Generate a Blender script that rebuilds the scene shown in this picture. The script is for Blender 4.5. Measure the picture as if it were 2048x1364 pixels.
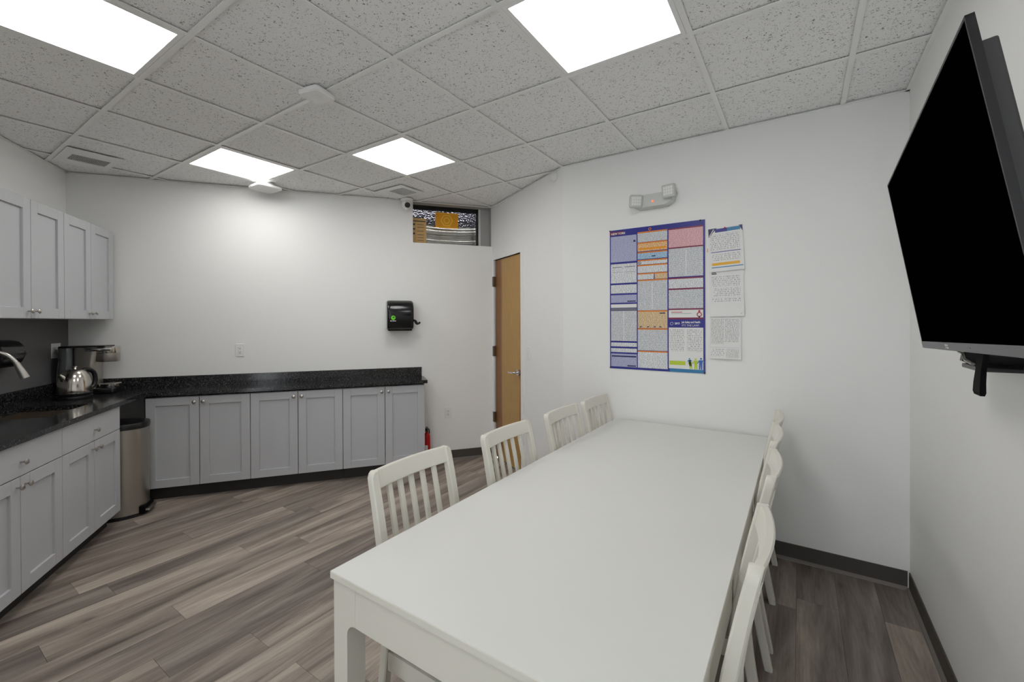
import bpy, bmesh, math, random
from mathutils import Matrix, Vector
random.seed(7)
for o in list(bpy.data.objects): bpy.data.objects.remove(o)
S = bpy.context.scene
COL = S.collection

# ------------------------------------------------------------------ camera
cam_d = bpy.data.cameras.new('camera'); cam = bpy.data.objects.new('camera', cam_d); COL.objects.link(cam)
YAW, PITCH, ROLL, FPX = 2.15739, -0.004, -0.004, 866.535
_f = Vector((math.cos(YAW)*math.cos(PITCH), math.sin(YAW)*math.cos(PITCH), math.sin(PITCH)))
_r = _f.cross(Vector((0, 0, 1))).normalized(); _u = _r.cross(_f)
_r2 = _r*math.cos(ROLL) + _u*math.sin(ROLL); _u2 = -_r*math.sin(ROLL) + _u*math.cos(ROLL)
cam.matrix_world = Matrix(((_r2.x, _u2.x, -_f.x, 4.05766), (_r2.y, _u2.y, -_f.y, -0.80661), (_r2.z, _u2.z, -_f.z, 1.48816), (0, 0, 0, 1)))
cam_d.sensor_width = 36; cam_d.lens = 36*FPX/2048; cam_d.shift_y = -36.442/2048; cam_d.clip_start = 0.02
S.camera = cam
# ------------------------------------------------------------------ world, exposure
W = bpy.data.worlds.new('world'); S.world = W; W.use_nodes = True
W.node_tree.nodes['Background'].inputs[0].default_value = (0.8, 0.85, 0.9, 1)
W.node_tree.nodes['Background'].inputs[1].default_value = 2.9
S.view_settings.view_transform = 'Standard'; S.view_settings.look = 'None'
S.view_settings.exposure = 0.55; S.view_settings.gamma = 1.0; S.view_settings.use_curve_mapping = False
PANEL_STRENGTH = 6.0

# ------------------------------------------------------------------ materials
def srgb(r, g, b):
    f = lambda c: ((c/255)/12.92 if c/255 <= 0.04045 else ((c/255+0.055)/1.055)**2.4)
    return (f(r), f(g), f(b), 1)
def mat(name, col, rough=0.5, metal=0.0, spec=0.5, bump=0.0, bscale=80.0, var=0.0, vscale=6.0, emis=0.0, coat=0.0):
    m = bpy.data.materials.new(name); m.use_nodes = True
    nt = m.node_tree; b = nt.nodes['Principled BSDF']
    b.inputs['Base Color'].default_value = col; b.inputs['Roughness'].default_value = rough
    b.inputs['Metallic'].default_value = metal; b.inputs['Specular IOR Level'].default_value = spec
    b.inputs['Coat Weight'].default_value = coat
    tc = nt.nodes.new('ShaderNodeTexCoord')
    if var:
        n = nt.nodes.new('ShaderNodeTexNoise'); n.inputs['Scale'].default_value = vscale; n.inputs['Detail'].default_value = 3
        nt.links.new(tc.outputs['Object'], n.inputs['Vector'])
        r = nt.nodes.new('ShaderNodeValToRGB')
        r.color_ramp.elements[0].position = 0.3; r.color_ramp.elements[1].position = 0.7
        r.color_ramp.elements[0].color = tuple(max(0, c*(1-var)) for c in col[:3])+(1,)
        r.color_ramp.elements[1].color = tuple(min(1, c*(1+var)) for c in col[:3])+(1,)
        nt.links.new(n.outputs['Fac'], r.inputs[0]); nt.links.new(r.outputs[0], b.inputs['Base Color'])
    if bump:
        n = nt.nodes.new('ShaderNodeTexNoise'); n.inputs['Scale'].default_value = bscale; n.inputs['Detail'].default_value = 2
        nt.links.new(tc.outputs['Object'], n.inputs['Vector'])
        bp = nt.nodes.new('ShaderNodeBump'); bp.inputs['Strength'].default_value = bump; bp.inputs['Distance'].default_value = 0.002
        nt.links.new(n.outputs['Fac'], bp.inputs['Height']); nt.links.new(bp.outputs[0], b.inputs['Normal'])
    if emis:
        b.inputs['Emission Color'].default_value = col; b.inputs['Emission Strength'].default_value = emis
    return m
class NT:
    """small node-graph helper"""
    def __init__(s, name):
        s.m = bpy.data.materials.new(name); s.m.use_nodes = True; s.t = s.m.node_tree; s.b = s.t.nodes['Principled BSDF']
    def n(s, typ, **kw):
        x = s.t.nodes.new(typ)
        for k, v in kw.items():
            if k in x.inputs: x.inputs[k].default_value = v
            else: setattr(x, k, v)
        return x
    def l(s, a, b): s.t.links.new(a, b)
    def ramp(s, fac, stops):
        r = s.n('ShaderNodeValToRGB'); cr = r.color_ramp
        while len(cr.elements) < len(stops): cr.elements.new(0.5)
        for e, (p, c) in zip(cr.elements, stops): e.position = p; e.color = c
        s.l(fac, r.inputs[0]); return r.outputs[0]
    def mapping(s, scale, src='Object', loc=None):
        tc = s.n('ShaderNodeTexCoord'); mp = s.n('ShaderNodeMapping'); mp.inputs['Scale'].default_value = scale
        s.l(tc.outputs[src], mp.inputs[0])
        if loc is not None: s.l(loc, mp.inputs['Location'])
        return mp.outputs[0]
    def mix(s, fac, a, b, mode='MIX'):
        x = s.n('ShaderNodeMix', data_type='RGBA', blend_type=mode)
        for k, v in ((0, fac), (6, a), (7, b)):
            if isinstance(v, bpy.types.NodeSocket): s.l(v, x.inputs[k])
            else: x.inputs[k].default_value = v
        return x.outputs[2]

WALL = mat('wall_paint', srgb(243, 243, 241), 0.6, spec=0.25, bump=0.12, bscale=220)
CEILBASE = mat('ceiling_void', srgb(60, 60, 60), 0.9)
GRID = mat('grid_white_metal', srgb(244, 244, 242), 0.45)
WHITEPL = mat('white_plastic', srgb(238, 238, 236), 0.4)
GREYWHITE = mat('grey_white_plastic', srgb(205, 208, 203), 0.45)
CAB = mat('cabinet_grey_paint', srgb(192, 193, 196), 0.42, spec=0.35)
TOE = mat('toe_kick_dark', srgb(48, 45, 44), 0.6)
NICKEL = mat('satin_nickel', srgb(190, 186, 180), 0.28, metal=1)
STEEL = mat('polished_steel', srgb(205, 200, 192), 0.16, metal=1)
CHAIRW = mat('white_painted_wood', srgb(224, 221, 210), 0.38, spec=0.4, bump=0.03, bscale=60)
TABLEW = mat('white_table_top', srgb(226, 226, 222), 0.42, spec=0.3)
FABRIC = mat('taupe_seat_fabric', srgb(150, 142, 134), 0.9, bump=0.4, bscale=400)
BASEB = mat('dark_vinyl_base', srgb(76, 71, 67), 0.5)
BASEB2 = mat('grey_shoe_strip', srgb(120, 114, 110), 0.5)
BLACK = mat('black_plastic', srgb(22, 22, 24), 0.3)
BLACKM = mat('black_matte', srgb(12, 12, 12), 0.7, spec=0.1)
BLACKG = mat('black_gloss', srgb(20, 20, 23), 0.18)
SCREEN = mat('tv_screen', (0.0006, 0.0006, 0.0007, 1), 0.5, spec=0.0)
TVBEZ = mat('tv_bezel_grey', srgb(112, 110, 114), 0.4, metal=0.6)
TVSIDE = mat('tv_side', srgb(24, 23, 26), 0.4)
TVREAR = mat('tv_rear', srgb(62, 61, 61), 0.6)
BACKSPL = mat('grey_wall_panel', srgb(104, 103, 104), 0.5, var=0.06, vscale=3)
DARKPAN = mat('dark_void_shade', srgb(24, 24, 25), 0.7)  # near-black for the painted shade of the corner void; also vent throats
RED = mat('red_enamel', srgb(190, 16, 20), 0.3)
HINGE = mat('hinge_bronze', srgb(120, 105, 90), 0.4, metal=0.8)
CHROME = mat('chrome', srgb(215, 215, 218), 0.12, metal=1)
GREEN = mat('green_logo', srgb(120, 225, 50), 0.4)
GREENDK = mat('green_logo_mark', srgb(40, 120, 20), 0.4)
PRWHITE = mat('white_print', srgb(240, 240, 240), 0.5)
ORANGE = mat('orange_lamp', srgb(255, 120, 70), 0.4, emis=0.7)
TAN = mat('tan_paper', srgb(208, 170, 112), 0.7, var=0.06, vscale=30)
ORSTICK = mat('orange_sticker', srgb(236, 160, 10), 0.5)
ORSTICK2 = mat('yellow_sticker_mark', srgb(250, 195, 60), 0.5)
SOFFIT = mat('grey_soffit', srgb(180, 178, 176), 0.6)
SLOT = mat('outlet_slot', srgb(70, 70, 70), 0.6)
TANKPL = mat('smoky_tank', srgb(90, 92, 95), 0.12, spec=0.6)

def panel_light():
    g = NT('led_diffuser')
    g.b.inputs['Base Color'].default_value = (1, 1, 1, 1)
    g.b.inputs['Emission Color'].default_value = (1.0, 0.995, 0.98, 1); g.b.inputs['Emission Strength'].default_value = PANEL_STRENGTH
    return g.m
LED = panel_light()

def floor_mat():
    g = NT('wood_look_plank')
    oi = g.n('ShaderNodeObjectInfo')
    cmb = g.n('ShaderNodeCombineXYZ')
    m1 = g.n('ShaderNodeMath', operation='MULTIPLY'); m1.inputs[1].default_value = 37.0
    m2 = g.n('ShaderNodeMath', operation='MULTIPLY'); m2.inputs[1].default_value = 113.0
    for m_, k in ((m1, 0), (m2, 1)):
        g.l(oi.outputs['Random'], m_.inputs[0]); g.l(m_.outputs[0], cmb.inputs[k])
    v = g.mapping((9, 0.9, 1), loc=cmb.outputs[0])
    n1 = g.n('ShaderNodeTexNoise', Scale=1.0, Detail=5.0, Roughness=0.62, Distortion=0.6); g.l(v, n1.inputs['Vector'])
    v2 = g.mapping((90, 3.0, 1), loc=cmb.outputs[0])
    n2 = g.n('ShaderNodeTexNoise', Scale=1.0, Detail=4.0, Roughness=0.7); g.l(v2, n2.inputs['Vector'])
    v3 = g.mapping((5, 2.2, 1), loc=cmb.outputs[0])
    n3 = g.n('ShaderNodeTexVoronoi', Scale=1.0); g.l(v3, n3.inputs['Vector'])
    base = g.ramp(n1.outputs['Fac'], [(0.28, srgb(96, 86, 80)), (0.44, srgb(142, 131, 123)), (0.57, srgb(172, 161, 151)), (0.75, srgb(206, 195, 182))])
    tone = g.ramp(oi.outputs['Random'], [(0.0, (0.62, 0.61, 0.61, 1)), (0.35, (0.84, 0.82, 0.80, 1)), (0.7, (1.02, 1.0, 0.98, 1)), (1.0, (1.2, 1.18, 1.14, 1))])
    c = g.mix(1.0, base, tone, 'MULTIPLY')
    fine = g.ramp(n2.outputs['Fac'], [(0.3, (0.72, 0.71, 0.70, 1)), (0.6, (1.06, 1.06, 1.06, 1))])
    c = g.mix(0.8, c, fine, 'MULTIPLY')
    knot = g.ramp(n3.outputs['Distance'], [(0.02, (0.35, 0.32, 0.3, 1)), (0.10, (1, 1, 1, 1))])
    c = g.mix(0.75, c, knot, 'MULTIPLY')
    g.l(c, g.b.inputs['Base Color']); g.b.inputs['Roughness'].default_value = 0.42; g.b.inputs['Specular IOR Level'].default_value = 0.35
    bp = g.n('ShaderNodeBump', Strength=0.15, Distance=0.001); g.l(n2.outputs['Fac'], bp.inputs['Height']); g.l(bp.outputs[0], g.b.inputs['Normal'])
    return g.m
PLANK = floor_mat()

def tile_mat():
    g = NT('fissured_ceiling_tile')
    v = g.mapping((1, 1, 1))
    n1 = g.n('ShaderNodeTexNoise', Scale=95.0, Detail=1.5, Roughness=0.5, Distortion=1.4); g.l(v, n1.inputs['Vector'])
    n2 = g.n('ShaderNodeTexNoise', Scale=260.0, Detail=1.0); g.l(v, n2.inputs['Vector'])
    a = g.ramp(n1.outputs['Fac'], [(0.31, srgb(120, 119, 117)), (0.375, srgb(248, 248, 247))])
    b = g.ramp(n2.outputs['Fac'], [(0.3, (0.86, 0.86, 0.86, 1)), (0.5, (1, 1, 1, 1))])
    c = g.mix(0.8, a, b, 'MULTIPLY')
    g.l(c, g.b.inputs['Base Color']); g.b.inputs['Roughness'].default_value = 0.85; g.b.inputs['Specular IOR Level'].default_value = 0.1
    bp = g.n('ShaderNodeBump', Strength=0.4, Distance=0.002); g.l(n1.outputs['Fac'], bp.inputs['Height']); g.l(bp.outputs[0], g.b.inputs['Normal'])
    return g.m
TILE = tile_mat()

def granite_mat():
    g = NT('black_granite')
    v = g.mapping((1, 1, 1))
    n1 = g.n('ShaderNodeTexVoronoi', Scale=190.0); g.l(v, n1.inputs['Vector'])
    n2 = g.n('ShaderNodeTexNoise', Scale=95.0, Detail=4.0, Roughness=0.75); g.l(v, n2.inputs['Vector'])
    a = g.ramp(n2.outputs['Fac'], [(0.42, srgb(16, 16, 17)), (0.55, srgb(46, 46, 47)), (0.68, srgb(108, 108, 108))])
    g.l(a, g.b.inputs['Base Color']); g.b.inputs['Roughness'].default_value = 0.12; g.b.inputs['Specular IOR Level'].default_value = 0.5
    return g.m
GRANITE = granite_mat()

def door_mat():
    g = NT('birch_veneer')
    v = g.mapping((5.0, 1, 0.55))
    n = g.n('ShaderNodeTexNoise', Scale=1.0, Detail=3.0, Distortion=0.5); g.l(v, n.inputs['Vector'])
    v2 = g.mapping((70, 1, 5))
    n2 = g.n('ShaderNodeTexNoise', Scale=1.0, Detail=4.0, Roughness=0.65); g.l(v2, n2.inputs['Vector'])
    sx = g.n('ShaderNodeSeparateXYZ'); tc = g.n('ShaderNodeTexCoord'); g.l(tc.outputs['Object'], sx.inputs[0])
    nd = g.n('ShaderNodeMath', operation='MULTIPLY_ADD'); nd.inputs[1].default_value = 0.16; g.l(n.outputs['Fac'], nd.inputs[0]); g.l(sx.outputs['X'], nd.inputs[2])
    dv = g.n('ShaderNodeMath', operation='DIVIDE'); dv.inputs[1].default_value = 0.76; g.l(nd.outputs[0], dv.inputs[0])
    c = g.ramp(dv.outputs[0], [(0.0, srgb(128, 84, 40)), (0.27, srgb(140, 92, 45)), (0.33, srgb(186, 146, 80)), (0.84, srgb(190, 150, 84)), (0.87, srgb(158, 106, 50)), (1.0, srgb(150, 98, 44))])
    f = g.ramp(n2.outputs['Fac'], [(0.3, (0.8, 0.78, 0.74, 1)), (0.65, (1.05, 1.05, 1.05, 1))])
    c = g.mix(0.7, c, f, 'MULTIPLY')
    g.l(c, g.b.inputs['Base Color']); g.b.inputs['Roughness'].default_value = 0.35
    return g.m
DOORW = door_mat()

def brushed(name, col, rough, sc=(3, 3, 180)):
    g = NT(name)
    v = g.mapping(sc); n = g.n('ShaderNodeTexNoise', Scale=1.0, Detail=3.0); g.l(v, n.inputs['Vector'])
    g.b.inputs['Base Color'].default_value = col; g.b.inputs['Metallic'].default_value = 1
    mr = g.n('ShaderNodeMapRange'); mr.inputs[3].default_value = rough-0.06; mr.inputs[4].default_value = rough+0.08
    g.l(n.outputs['Fac'], mr.inputs[0]); g.l(mr.outputs[0], g.b.inputs['Roughness'])
    return g.m
BRUSH = brushed('brushed_stainless', srgb(182, 177, 170), 0.34)
SINKST = brushed('sink_stainless', srgb(165, 155, 142), 0.35)
GALV = mat('galvanised_steel', srgb(222, 222, 218), 0.2, metal=1, var=0.08, vscale=9)

def foil_mat():
    g = NT('foil_insulation')
    v = g.mapping((1, 1, 1))
    n = g.n('ShaderNodeTexVoronoi', Scale=55.0); g.l(v, n.inputs['Vector'])
    g.b.inputs['Base Color'].default_value = srgb(70, 70, 76); g.b.inputs['Metallic'].default_value = 1; g.b.inputs['Roughness'].default_value = 0.16
    bp = g.n('ShaderNodeBump', Strength=0.9, Distance=0.01); g.l(n.outputs['Distance'], bp.inputs['Height']); g.l(bp.outputs[0], g.b.inputs['Normal'])
    return g.m
FOIL = foil_mat()

def glass_mat():
    g = NT('window_glass'); nt = g.t
    out = nt.nodes['Material Output']
    tr = g.n('ShaderNodeBsdfTransparent'); gl = g.n('ShaderNodeBsdfGlossy'); gl.inputs['Roughness'].default_value = 0.02
    fr = g.n('ShaderNodeFresnel'); fr.inputs[0].default_value = 1.45
    mx = g.n('ShaderNodeMixShader'); g.l(fr.outputs[0], mx.inputs[0]); g.l(tr.outputs[0], mx.inputs[1]); g.l(gl.outputs[0], mx.inputs[2])
    g.l(mx.outputs[0], out.inputs[0]); nt.nodes.remove(g.b)
    return g.m
GLASS = glass_mat()

def text_mat(name, paper, ink, rows=150.0, dens=0.5, colsc=26.0):
    """printed small type: rows of broken grey lines (object x right, z up)"""
    g = NT(name)
    tc = g.n('ShaderNodeTexCoord'); sx = g.n('ShaderNodeSeparateXYZ'); g.l(tc.outputs['Object'], sx.inputs[0])
    mr = g.n('ShaderNodeMath', operation='MULTIPLY'); mr.inputs[1].default_value = rows; g.l(sx.outputs['Z'], mr.inputs[0])
    fr = g.n('ShaderNodeMath', operation='FRACT'); g.l(mr.outputs[0], fr.inputs[0])
    gt = g.n('ShaderNodeMath', operation='GREATER_THAN'); gt.inputs[1].default_value = 0.42; g.l(fr.outputs[0], gt.inputs[0])
    fl = g.n('ShaderNodeMath', operation='FLOOR'); g.l(mr.outputs[0], fl.inputs[0])
    cb = g.n('ShaderNodeCombineXYZ'); mx = g.n('ShaderNodeMath', operation='MULTIPLY'); mx.inputs[1].default_value = colsc*6
    g.l(sx.outputs['X'], mx.inputs[0]); g.l(mx.outputs[0], cb.inputs[0]); g.l(fl.outputs[0], cb.inputs[1])
    wn = g.n('ShaderNodeTexNoise', Scale=1.0, Detail=1.0); g.l(cb.outputs[0], wn.inputs['Vector'])
    g2 = g.n('ShaderNodeMath', operation='GREATER_THAN'); g2.inputs[1].default_value = 1-dens; g.l(wn.outputs['Fac'], g2.inputs[0])
    mu = g.n('ShaderNodeMath', operation='MULTIPLY'); g.l(gt.outputs[0], mu.inputs[0]); g.l(g2.outputs[0], mu.inputs[1])
    c = g.mix(mu.outputs[0], paper, ink)
    g.l(c, g.b.inputs['Base Color']); g.b.inputs['Roughness'].default_value = 0.35
    return g.m
P = dict(
    blue=mat('print_blue', srgb(44, 48, 140), 0.3), navy=mat('print_navy', srgb(36, 38, 92), 0.3), maroon=mat('print_maroon', srgb(130, 40, 72), 0.3),
    orange=mat('print_orange', srgb(226, 130, 40), 0.3), orangeb=mat('print_orange_bright', srgb(240, 158, 30), 0.3), teal=mat('print_teal', srgb(50, 125, 175), 0.3),
    green=mat('print_green', srgb(190, 212, 60), 0.3), yel=mat('print_yellow', srgb(238, 178, 30), 0.4), grey=mat('print_grey', srgb(118, 118, 132), 0.3),
    white=text_mat('print_white_text', srgb(234, 236, 238), srgb(165, 167, 172)), grayt=text_mat('print_grey_text', srgb(226, 228, 231), srgb(168, 170, 175), dens=0.55),
    lav=text_mat('print_lavender_text', srgb(184, 187, 216), srgb(146, 149, 186)), pink=text_mat('print_pink_text', srgb(232, 186, 190), srgb(196, 140, 148)),
    tan=text_mat('print_tan_text', srgb(232, 206, 164), srgb(170, 140, 100)), lblue=text_mat('print_sky_text', srgb(176, 208, 232), srgb(110, 140, 170)),
    ltor=text_mat('print_peach_text', srgb(244, 204, 152), srgb(190, 120, 60)),
    paper=mat('plain_paper', srgb(234, 234, 232), 0.6), ptext=text_mat('paper_text', srgb(234, 234, 232), srgb(175, 175, 178), rows=80, dens=0.5, colsc=22),
    fine=text_mat('paper_fine_text', srgb(232, 232, 229), srgb(176, 176, 175), rows=110, dens=0.52), black=mat('print_black', srgb(30, 30, 34), 0.4),
    blue2=mat('print_mid_blue', srgb(60, 110, 190), 0.3), red=mat('print_red', srgb(190, 30, 40), 0.3))

# ------------------------------------------------------------------ mesh builder
class MB:
    def __init__(s): s.bm = bmesh.new(); s.mi = 0
    def _tag(s, fs):
        for f in fs: f.material_index = s.mi
    def box(s, x0, x1, y0, y1, z0, z1, r=0.0, seg=2):
        res = bmesh.ops.create_cube(s.bm, size=1.0)
        vs = res['verts']
        for v in vs:
            v.co = Vector((x0+(v.co.x+.5)*(x1-x0), y0+(v.co.y+.5)*(y1-y0), z0+(v.co.z+.5)*(z1-z0)))
        fs = list({f for v in vs for f in v.link_faces}); s._tag(fs)
        if r:
            es = list({e for v in vs for e in v.link_edges})
            out = bmesh.ops.bevel(s.bm, geom=es, offset=r, segments=seg, profile=0.5, affect='EDGES')
            s._tag(out['faces'])
        return s
    def poly(s, pts):
        f = s.bm.faces.new([s.bm.verts.new(p) for p in pts]); f.material_index = s.mi; return s
    def prism(s, pts, vec):
        """pts: closed 3-D polygon, extruded by vec"""
        vec = Vector(vec); a = [s.bm.verts.new(p) for p in pts]; b = [s.bm.verts.new(Vector(p)+vec) for p in pts]
        n = len(pts); fs = [s.bm.faces.new(a), s.bm.faces.new(b[::-1])]
        for i in range(n): fs.append(s.bm.faces.new([a[i], b[i], b[(i+1) % n], a[(i+1) % n]][::-1]))
        s._tag(fs); return s
    def loft(s, rings, caps=True, close=True):
        R = [[s.bm.verts.new(p) for p in ring] for ring in rings]; n = len(R[0]); fs = []
        for a, b in zip(R, R[1:]):
            for i in range(n if close else n-1):
                fs.append(s.bm.faces.new([a[i], a[(i+1) % n], b[(i+1) % n], b[i]]))
        if caps and close: fs += [s.bm.faces.new(R[0][::-1]), s.bm.faces.new(R[-1])]
        s._tag(fs); return s
    def lathe(s, prof, c=(0, 0, 0), n=24, axis='z', caps=True):
        rings = []
        for r, h in prof:
            ring = []
            for i in range(n):
                a = 2*math.pi*i/n; x, y = r*math.cos(a), r*math.sin(a)
                p = {'z': (x, y, h), 'y': (x, h, y), 'x': (h, x, y)}[axis]
                ring.append((p[0]+c[0], p[1]+c[1], p[2]+c[2]))
            rings.append(ring)
        return s.loft(rings, caps)
    def tube(s, path, r, n=10, flat=1.0):
        path = [Vector(p) for p in path]; rings = []
        up = Vector((0.13, 0.21, 0.97))
        for i, p in enumerate(path):
            d = (path[min(i+1, len(path)-1)]-path[max(i-1, 0)]).normalized()
            a = d.cross(up)
            if a.length < 0.05: a = d.cross(Vector((1, 0, 0)))
            a.normalize(); b = a.cross(d).normalized(); up = b
            rr = r[i] if isinstance(r, (list, tuple)) else r
            rings.append([p+a*rr*math.cos(2*math.pi*k/n)+b*rr*flat*math.sin(2*math.pi*k/n) for k in range(n)])
        return s.loft(rings)
    def build(s, name, mats, parent=None, smooth=False, kind=None, mw=None):
        bmesh.ops.recalc_face_normals(s.bm, faces=s.bm.faces[:])
        me = bpy.data.meshes.new(name); s.bm.to_mesh(me); s.bm.free()
        for m in (mats if isinstance(mats, (list, tuple)) else [mats]): me.materials.append(m)
        if smooth:
            me.polygons.foreach_set('use_smooth', [True]*len(me.polygons))
            if smooth != 'all': me.set_sharp_from_angle(angle=math.radians(38))
        o = bpy.data.objects.new(name, me); COL.objects.link(o)
        if parent: o.parent = parent
        elif mw is not None: o.matrix_world = mw
        if kind: o['kind'] = kind
        return o
def spline(pts, n=8):
    """Catmull-Rom through pts"""
    pts = [Vector(p) for p in pts]; out = []
    for i in range(len(pts)-1):
        p0, p1, p2, p3 = pts[max(i-1, 0)], pts[i], pts[i+1], pts[min(i+2, len(pts)-1)]
        for k in range(n):
            t = k/n
            out.append(0.5*((2*p1)+(p2-p0)*t+(2*p0-5*p1+4*p2-p3)*t*t+(3*p1-p0-3*p2+p3)*t**3))
    return out+[pts[-1]]
def tag(o, label, cat, group=None):
    o['label'] = label; o['category'] = cat
    if group: o['group'] = group
    return o
def thing(name, label, cat, mw, group=None):
    o = bpy.data.objects.new(name, None); COL.objects.link(o); o.empty_display_size = 0.1; o.matrix_world = mw
    return tag(o, label, cat, group)
def structure(o, label=None):
    o['kind'] = 'structure'
    if label: o['label'] = label
    return o
def copy_tree(o, parent=None):
    c = o.copy(); COL.objects.link(c)
    if parent: c.parent = parent
    for ch in o.children: copy_tree(ch, c)
    return c

# ------------------------------------------------------------------ room frames
H = 2.745; T = 0.6096
def frame(o, into):
    """x right (facing the wall), y into the wall, z up"""
    i = Vector((into[0], into[1], 0)).normalized(); r = Vector((i.y, -i.x, 0))
    return Matrix(((r.x, i.x, 0, o[0]), (r.y, i.y, 0, o[1]), (0, 0, 1, 0), (0, 0, 0, 1)))
def D(a): return (math.cos(math.radians(a)), math.sin(math.radians(a)))
K = (-1.055, 0.151); Qc = (1.21, 3.08); Bd = (2.44, 2.385); Rc = (4.56, 2.385); N1 = (4.56, -2.72); N2 = (3.04, -2.717)
FB = frame(K, D(142.3))                 # back wall, x = distance from the kitchen corner
FL = frame(K, D(235.0))                 # left wall, x = minus distance from the kitchen corner
DW = math.hypot(Qc[0]-Bd[0], Qc[1]-Bd[1]); _e = ((Bd[0]-Qc[0])/DW, (Bd[1]-Qc[1])/DW)
FD = frame(Qc, (-_e[1], _e[0]))         # diagonal door wall, x from the far corner
FF = frame((0, 2.385), (0, 1))          # poster wall, x = world x
FR = frame((4.56, 0), (1, 0))           # television wall, x = -world y
def at(F, x, y, z, rz=0.0): return F @ Matrix.Translation((x, y, z)) @ Matrix.Rotation(rz, 4, 'Z')
def wpt(F, x, y): v = F @ Vector((x, y, 0)); return (v.x, v.y)
N2 = wpt(FL, -5.0, 0)
ROOM = [K, Qc, Bd, Rc, (4.56, N2[1]), N2]
def clip(poly, x0, x1, y0, y1):
    def cut(P, ax, v, keep_less):
        out = []
        for i in range(len(P)):
            a, b = P[i], P[(i+1) % len(P)]
            ia = (a[ax] <= v) if keep_less else (a[ax] >= v); ib = (b[ax] <= v) if keep_less else (b[ax] >= v)
            if ia: out.append(a)
            if ia != ib:
                t = (v-a[ax])/(b[ax]-a[ax]); out.append((a[0]+(b[0]-a[0])*t, a[1]+(b[1]-a[1])*t))
        return out
    for ax, v, k in ((0, x1, True), (0, x0, False), (1, y1, True), (1, y0, False)):
        if len(poly) < 3: return []
        poly = cut(poly, ax, v, k)
    q = []
    for p in poly:
        if not q or math.hypot(p[0]-q[-1][0], p[1]-q[-1][1]) > 1e-4: q.append(p)
    if len(q) > 1 and math.hypot(q[0][0]-q[-1][0], q[0][1]-q[-1][1]) < 1e-4: q.pop()
    if len(q) < 3: return []
    A = abs(sum(q[i][0]*q[(i+1) % len(q)][1]-q[(i+1) % len(q)][0]*q[i][1] for i in range(len(q))))/2
    return q if A > 4e-4 else []
def slab(poly, z0, z1, name, m, parent=None):
    return MB().prism([(p[0], p[1], z0) for p in poly], (0, 0, z1-z0)).build(name, m, parent)

# ------------------------------------------------------------------ floor with planks
floor = structure(slab(ROOM, -0.06, -0.006, 'floor', TOE), 'grey brown wood look plank floor')
PWD, PL = 0.182, 1.22
k = 0
x = 4.04+3*PWD
while x > -1.3:
    x1, x0 = x, x-PWD
    off = (0.45*k+0.17*(k % 3)) % PL
    y = -2.9-off
    if 1.66 < x0 < 1.70: off = 0; y = -0.097-3*PL
    if 1.09 < x0 < 1.16: y = -0.36-2*PL
    while y < 3.2:
        q = clip(ROOM, x0+0.0006, x1-0.0006, y+0.0006, y+PL-0.0006)
        if q: slab(q, -0.006, 0.0, 'plank', PLANK, floor)
        y += PL
    x -= PWD; k += 1

# ------------------------------------------------------------------ ceiling grid
ceiling = structure(slab(ROOM, H+0.03, H+0.08, 'ceiling', CEILBASE), 'white suspended ceiling of fissured square tiles')
LIGHTS = [(2, -1), (5, 1), (2, 2), (0, 1), (5, -2)]  # last panel is unseen, added to light the foreground
for i in range(-3, 9):
    for j in range(-6, 6):
        if (i, j) in LIGHTS: continue
        q = clip(ROOM, i*T+0.002, (i+1)*T-0.002, j*T+0.002, (j+1)*T-0.002)
        if q: slab(q, H+0.009, H+0.022, 'ceiling_tile', TILE, ceiling)
for i in range(-3, 9):
    q = clip(ROOM, i*T-0.0125, i*T+0.0125, -9, 9)
    if q: slab(q, H-0.001, H+0.003, 'grid_bar', GRID, ceiling)
for j in range(-6, 6):
    for i in range(-3, 9):
        q = clip(ROOM, i*T+0.0125, (i+1)*T-0.0125, j*T-0.0125, j*T+0.0125)
        if q: slab(q, H-0.001, H+0.003, 'grid_bar', GRID, ceiling)
for a, b in zip(ROOM, ROOM[1:]+ROOM[:1]):
    L_ = math.hypot(b[0]-a[0], b[1]-a[1]); ex, ey = (b[0]-a[0])/L_, (b[1]-a[1])/L_; nx, ny = ey, -ex
    slab([a, b, (b[0]+nx*0.018, b[1]+ny*0.018), (a[0]+nx*0.018, a[1]+ny*0.018)], H-0.004, H-0.001, 'wall_angle', GRID, ceiling)
LNAMES = ['large bright ceiling light panel at the upper left, over the sink', 'bright square ceiling light panel nearest the television', 'square ceiling light panel in front of the small high window', 'bright ceiling light panel nearest the kitchen corner, beside a white detector', 'unseen ceiling light panel added behind the camera to light the foreground']
for (i, j), lb in zip(LIGHTS, LNAMES):
    t = thing('ceiling_light', lb, 'ceiling light', Matrix.Translation(((i+.5)*T, (j+.5)*T, H)), 'recessed ceiling light panels')
    h = T/2-0.0135; b = h-0.02
    m = MB()
    for (a0, a1, b0, b1) in ((-h, h, b, h), (-h, h, -h, -b), (-h, -b, -b, b), (b, h, -b, b)): m.box(a0, a1, b0, b1, -0.001, 0.02)
    m.build('frame', GRID, t)
    MB().box(-b, b, -b, b, 0.004, 0.012).build('diffuser', LED, t)
    MB().box(-h, h, -h, h, 0.021, 0.028).build('housing', GRID, t)

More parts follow.
